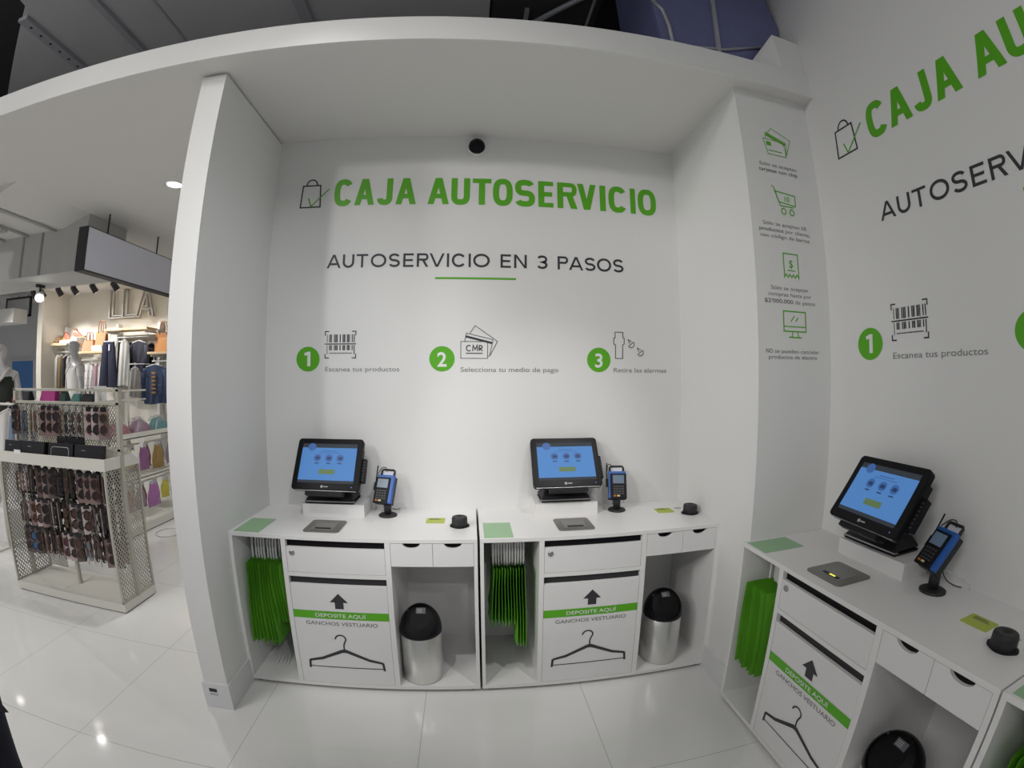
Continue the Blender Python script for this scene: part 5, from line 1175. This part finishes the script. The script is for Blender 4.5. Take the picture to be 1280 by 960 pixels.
lp = [(-3.38 + 0.15 * math.cos(R(a)), 1.66 + 0.15 * math.sin(R(a)), 0.004) for a in range(0, 360, 15)]
tag(MB().tube(lp, 0.004, 6, closed=True).build('floor_loop', GREYP), 'thin grey wire loop lying on the floor beside the wing wall', 'circle')  # thin grey closed ring drawn on the floor

# ------------------------------------------------------------------ person at the left edge
SKINM = mat('skin', (0.45, 0.26, 0.18), 0.5); HAIRM = mat('dark_hair', (0.02, 0.014, 0.01), 0.6); NAVYT = mat('navy_trousers', (0.008, 0.009, 0.022), 0.9, noise=0.2, scale=20); NAVYJ = mat('dark_jacket', (0.010, 0.010, 0.014), 0.8, noise=0.2, scale=20)
pe = thing('person', 'person in dark navy trousers standing at the left edge, cut off by the frame', 'person', (-1.429, -1.934, 0), R(-60))
PV = [(0, 0, 0.95), (0, 0, 1.10), (0, 0.01, 1.28), (0, 0.01, 1.42), (0, 0, 1.50), (0, -0.015, 1.56), (0, -0.02, 1.66), (0, -0.02, 1.745),
      (0.155, 0.01, 1.405), (0.185, 0.02, 1.14), (0.10, -0.20, 1.08), (-0.155, 0.01, 1.405), (-0.185, 0.02, 1.14), (-0.10, -0.20, 1.10),
      (0.09, 0, 0.86), (0.10, -0.01, 0.48), (0.10, 0.01, 0.09), (0.10, -0.12, 0.035), (-0.09, 0, 0.86), (-0.10, -0.01, 0.48), (-0.10, 0.01, 0.09), (-0.10, -0.12, 0.035),
      (0.06, -0.27, 1.10), (-0.05, -0.27, 1.12)]
bd = skin_obj('body', PV, BE, BR, SKINM, pe)
skin_obj('trousers', [(0, 0, 0.98), (0.095, 0, 0.86), (0.10, -0.01, 0.48), (0.10, 0.01, 0.07), (-0.095, 0, 0.86), (-0.10, -0.01, 0.48), (-0.10, 0.01, 0.07)], [(0, 1), (1, 2), (2, 3), (0, 4), (4, 5), (5, 6)],
         [(0.165, 0.12), 0.105, 0.078, 0.062, 0.105, 0.078, 0.062], NAVYT, pe)
skin_obj('jacket', [(0, 0, 0.89), (0, 0, 1.10), (0, 0.01, 1.28), (0, 0.01, 1.41), (0.155, 0.01, 1.405), (0.19, 0.02, 1.14), (0.115, -0.17, 1.085), (-0.155, 0.01, 1.405), (-0.19, 0.02, 1.14), (-0.115, -0.17, 1.10)],
         [(0, 1), (1, 2), (2, 3), (3, 4), (4, 5), (5, 6), (3, 7), (7, 8), (8, 9)], [(0.158, 0.115), (0.158, 0.12), (0.17, 0.125), (0.14, 0.10), 0.068, 0.052, 0.042, 0.068, 0.052, 0.042], NAVYJ, pe)
MB().grid(lambda u, v: (0.088 * math.cos(2 * math.pi * u) * math.cos(v * 1.5), -0.005 + 0.105 * math.sin(2 * math.pi * u) * math.cos(v * 1.5), 1.69 + 0.075 * math.sin(v * 1.5)), 20, 6).build('hair', HAIRM, pe)
MB().prism([(-0.012, 1.645), (0.012, 1.645), (0.005, 1.69), (-0.005, 1.69)], -0.135, -0.10, 'y').build('nose', SKINM, bd)
for sx in (-1, 1):
    hx = 0.06 if sx > 0 else -0.05; hz = 1.10 if sx > 0 else 1.12
    for k in range(4):
        fx = hx + (k - 1.5) * 0.019; L_ = (0.030, 0.036, 0.034, 0.026)[k]
        MB().tube([(fx, -0.275, hz), (fx, -0.275 - L_, hz - 0.006), (fx, -0.275 - L_ * 1.5, hz - 0.022), (fx, -0.275 - L_ * 1.6, hz - 0.042)], 0.0085, 8).build('finger', SKINM, bd)
    MB().tube([(hx - sx * 0.03, -0.25, hz), (hx - sx * 0.052, -0.275, hz + 0.006), (hx - sx * 0.056, -0.305, hz)], 0.0095, 8).build('thumb', SKINM, bd)
    MB().box(-0.045, -0.215 + 0.0, 0, 0.045, 0.07, 0.075, Matrix.Translation((sx * 0.10, 0, 0))).build('shoe', NAVYJ, pe, 0.02, 3)
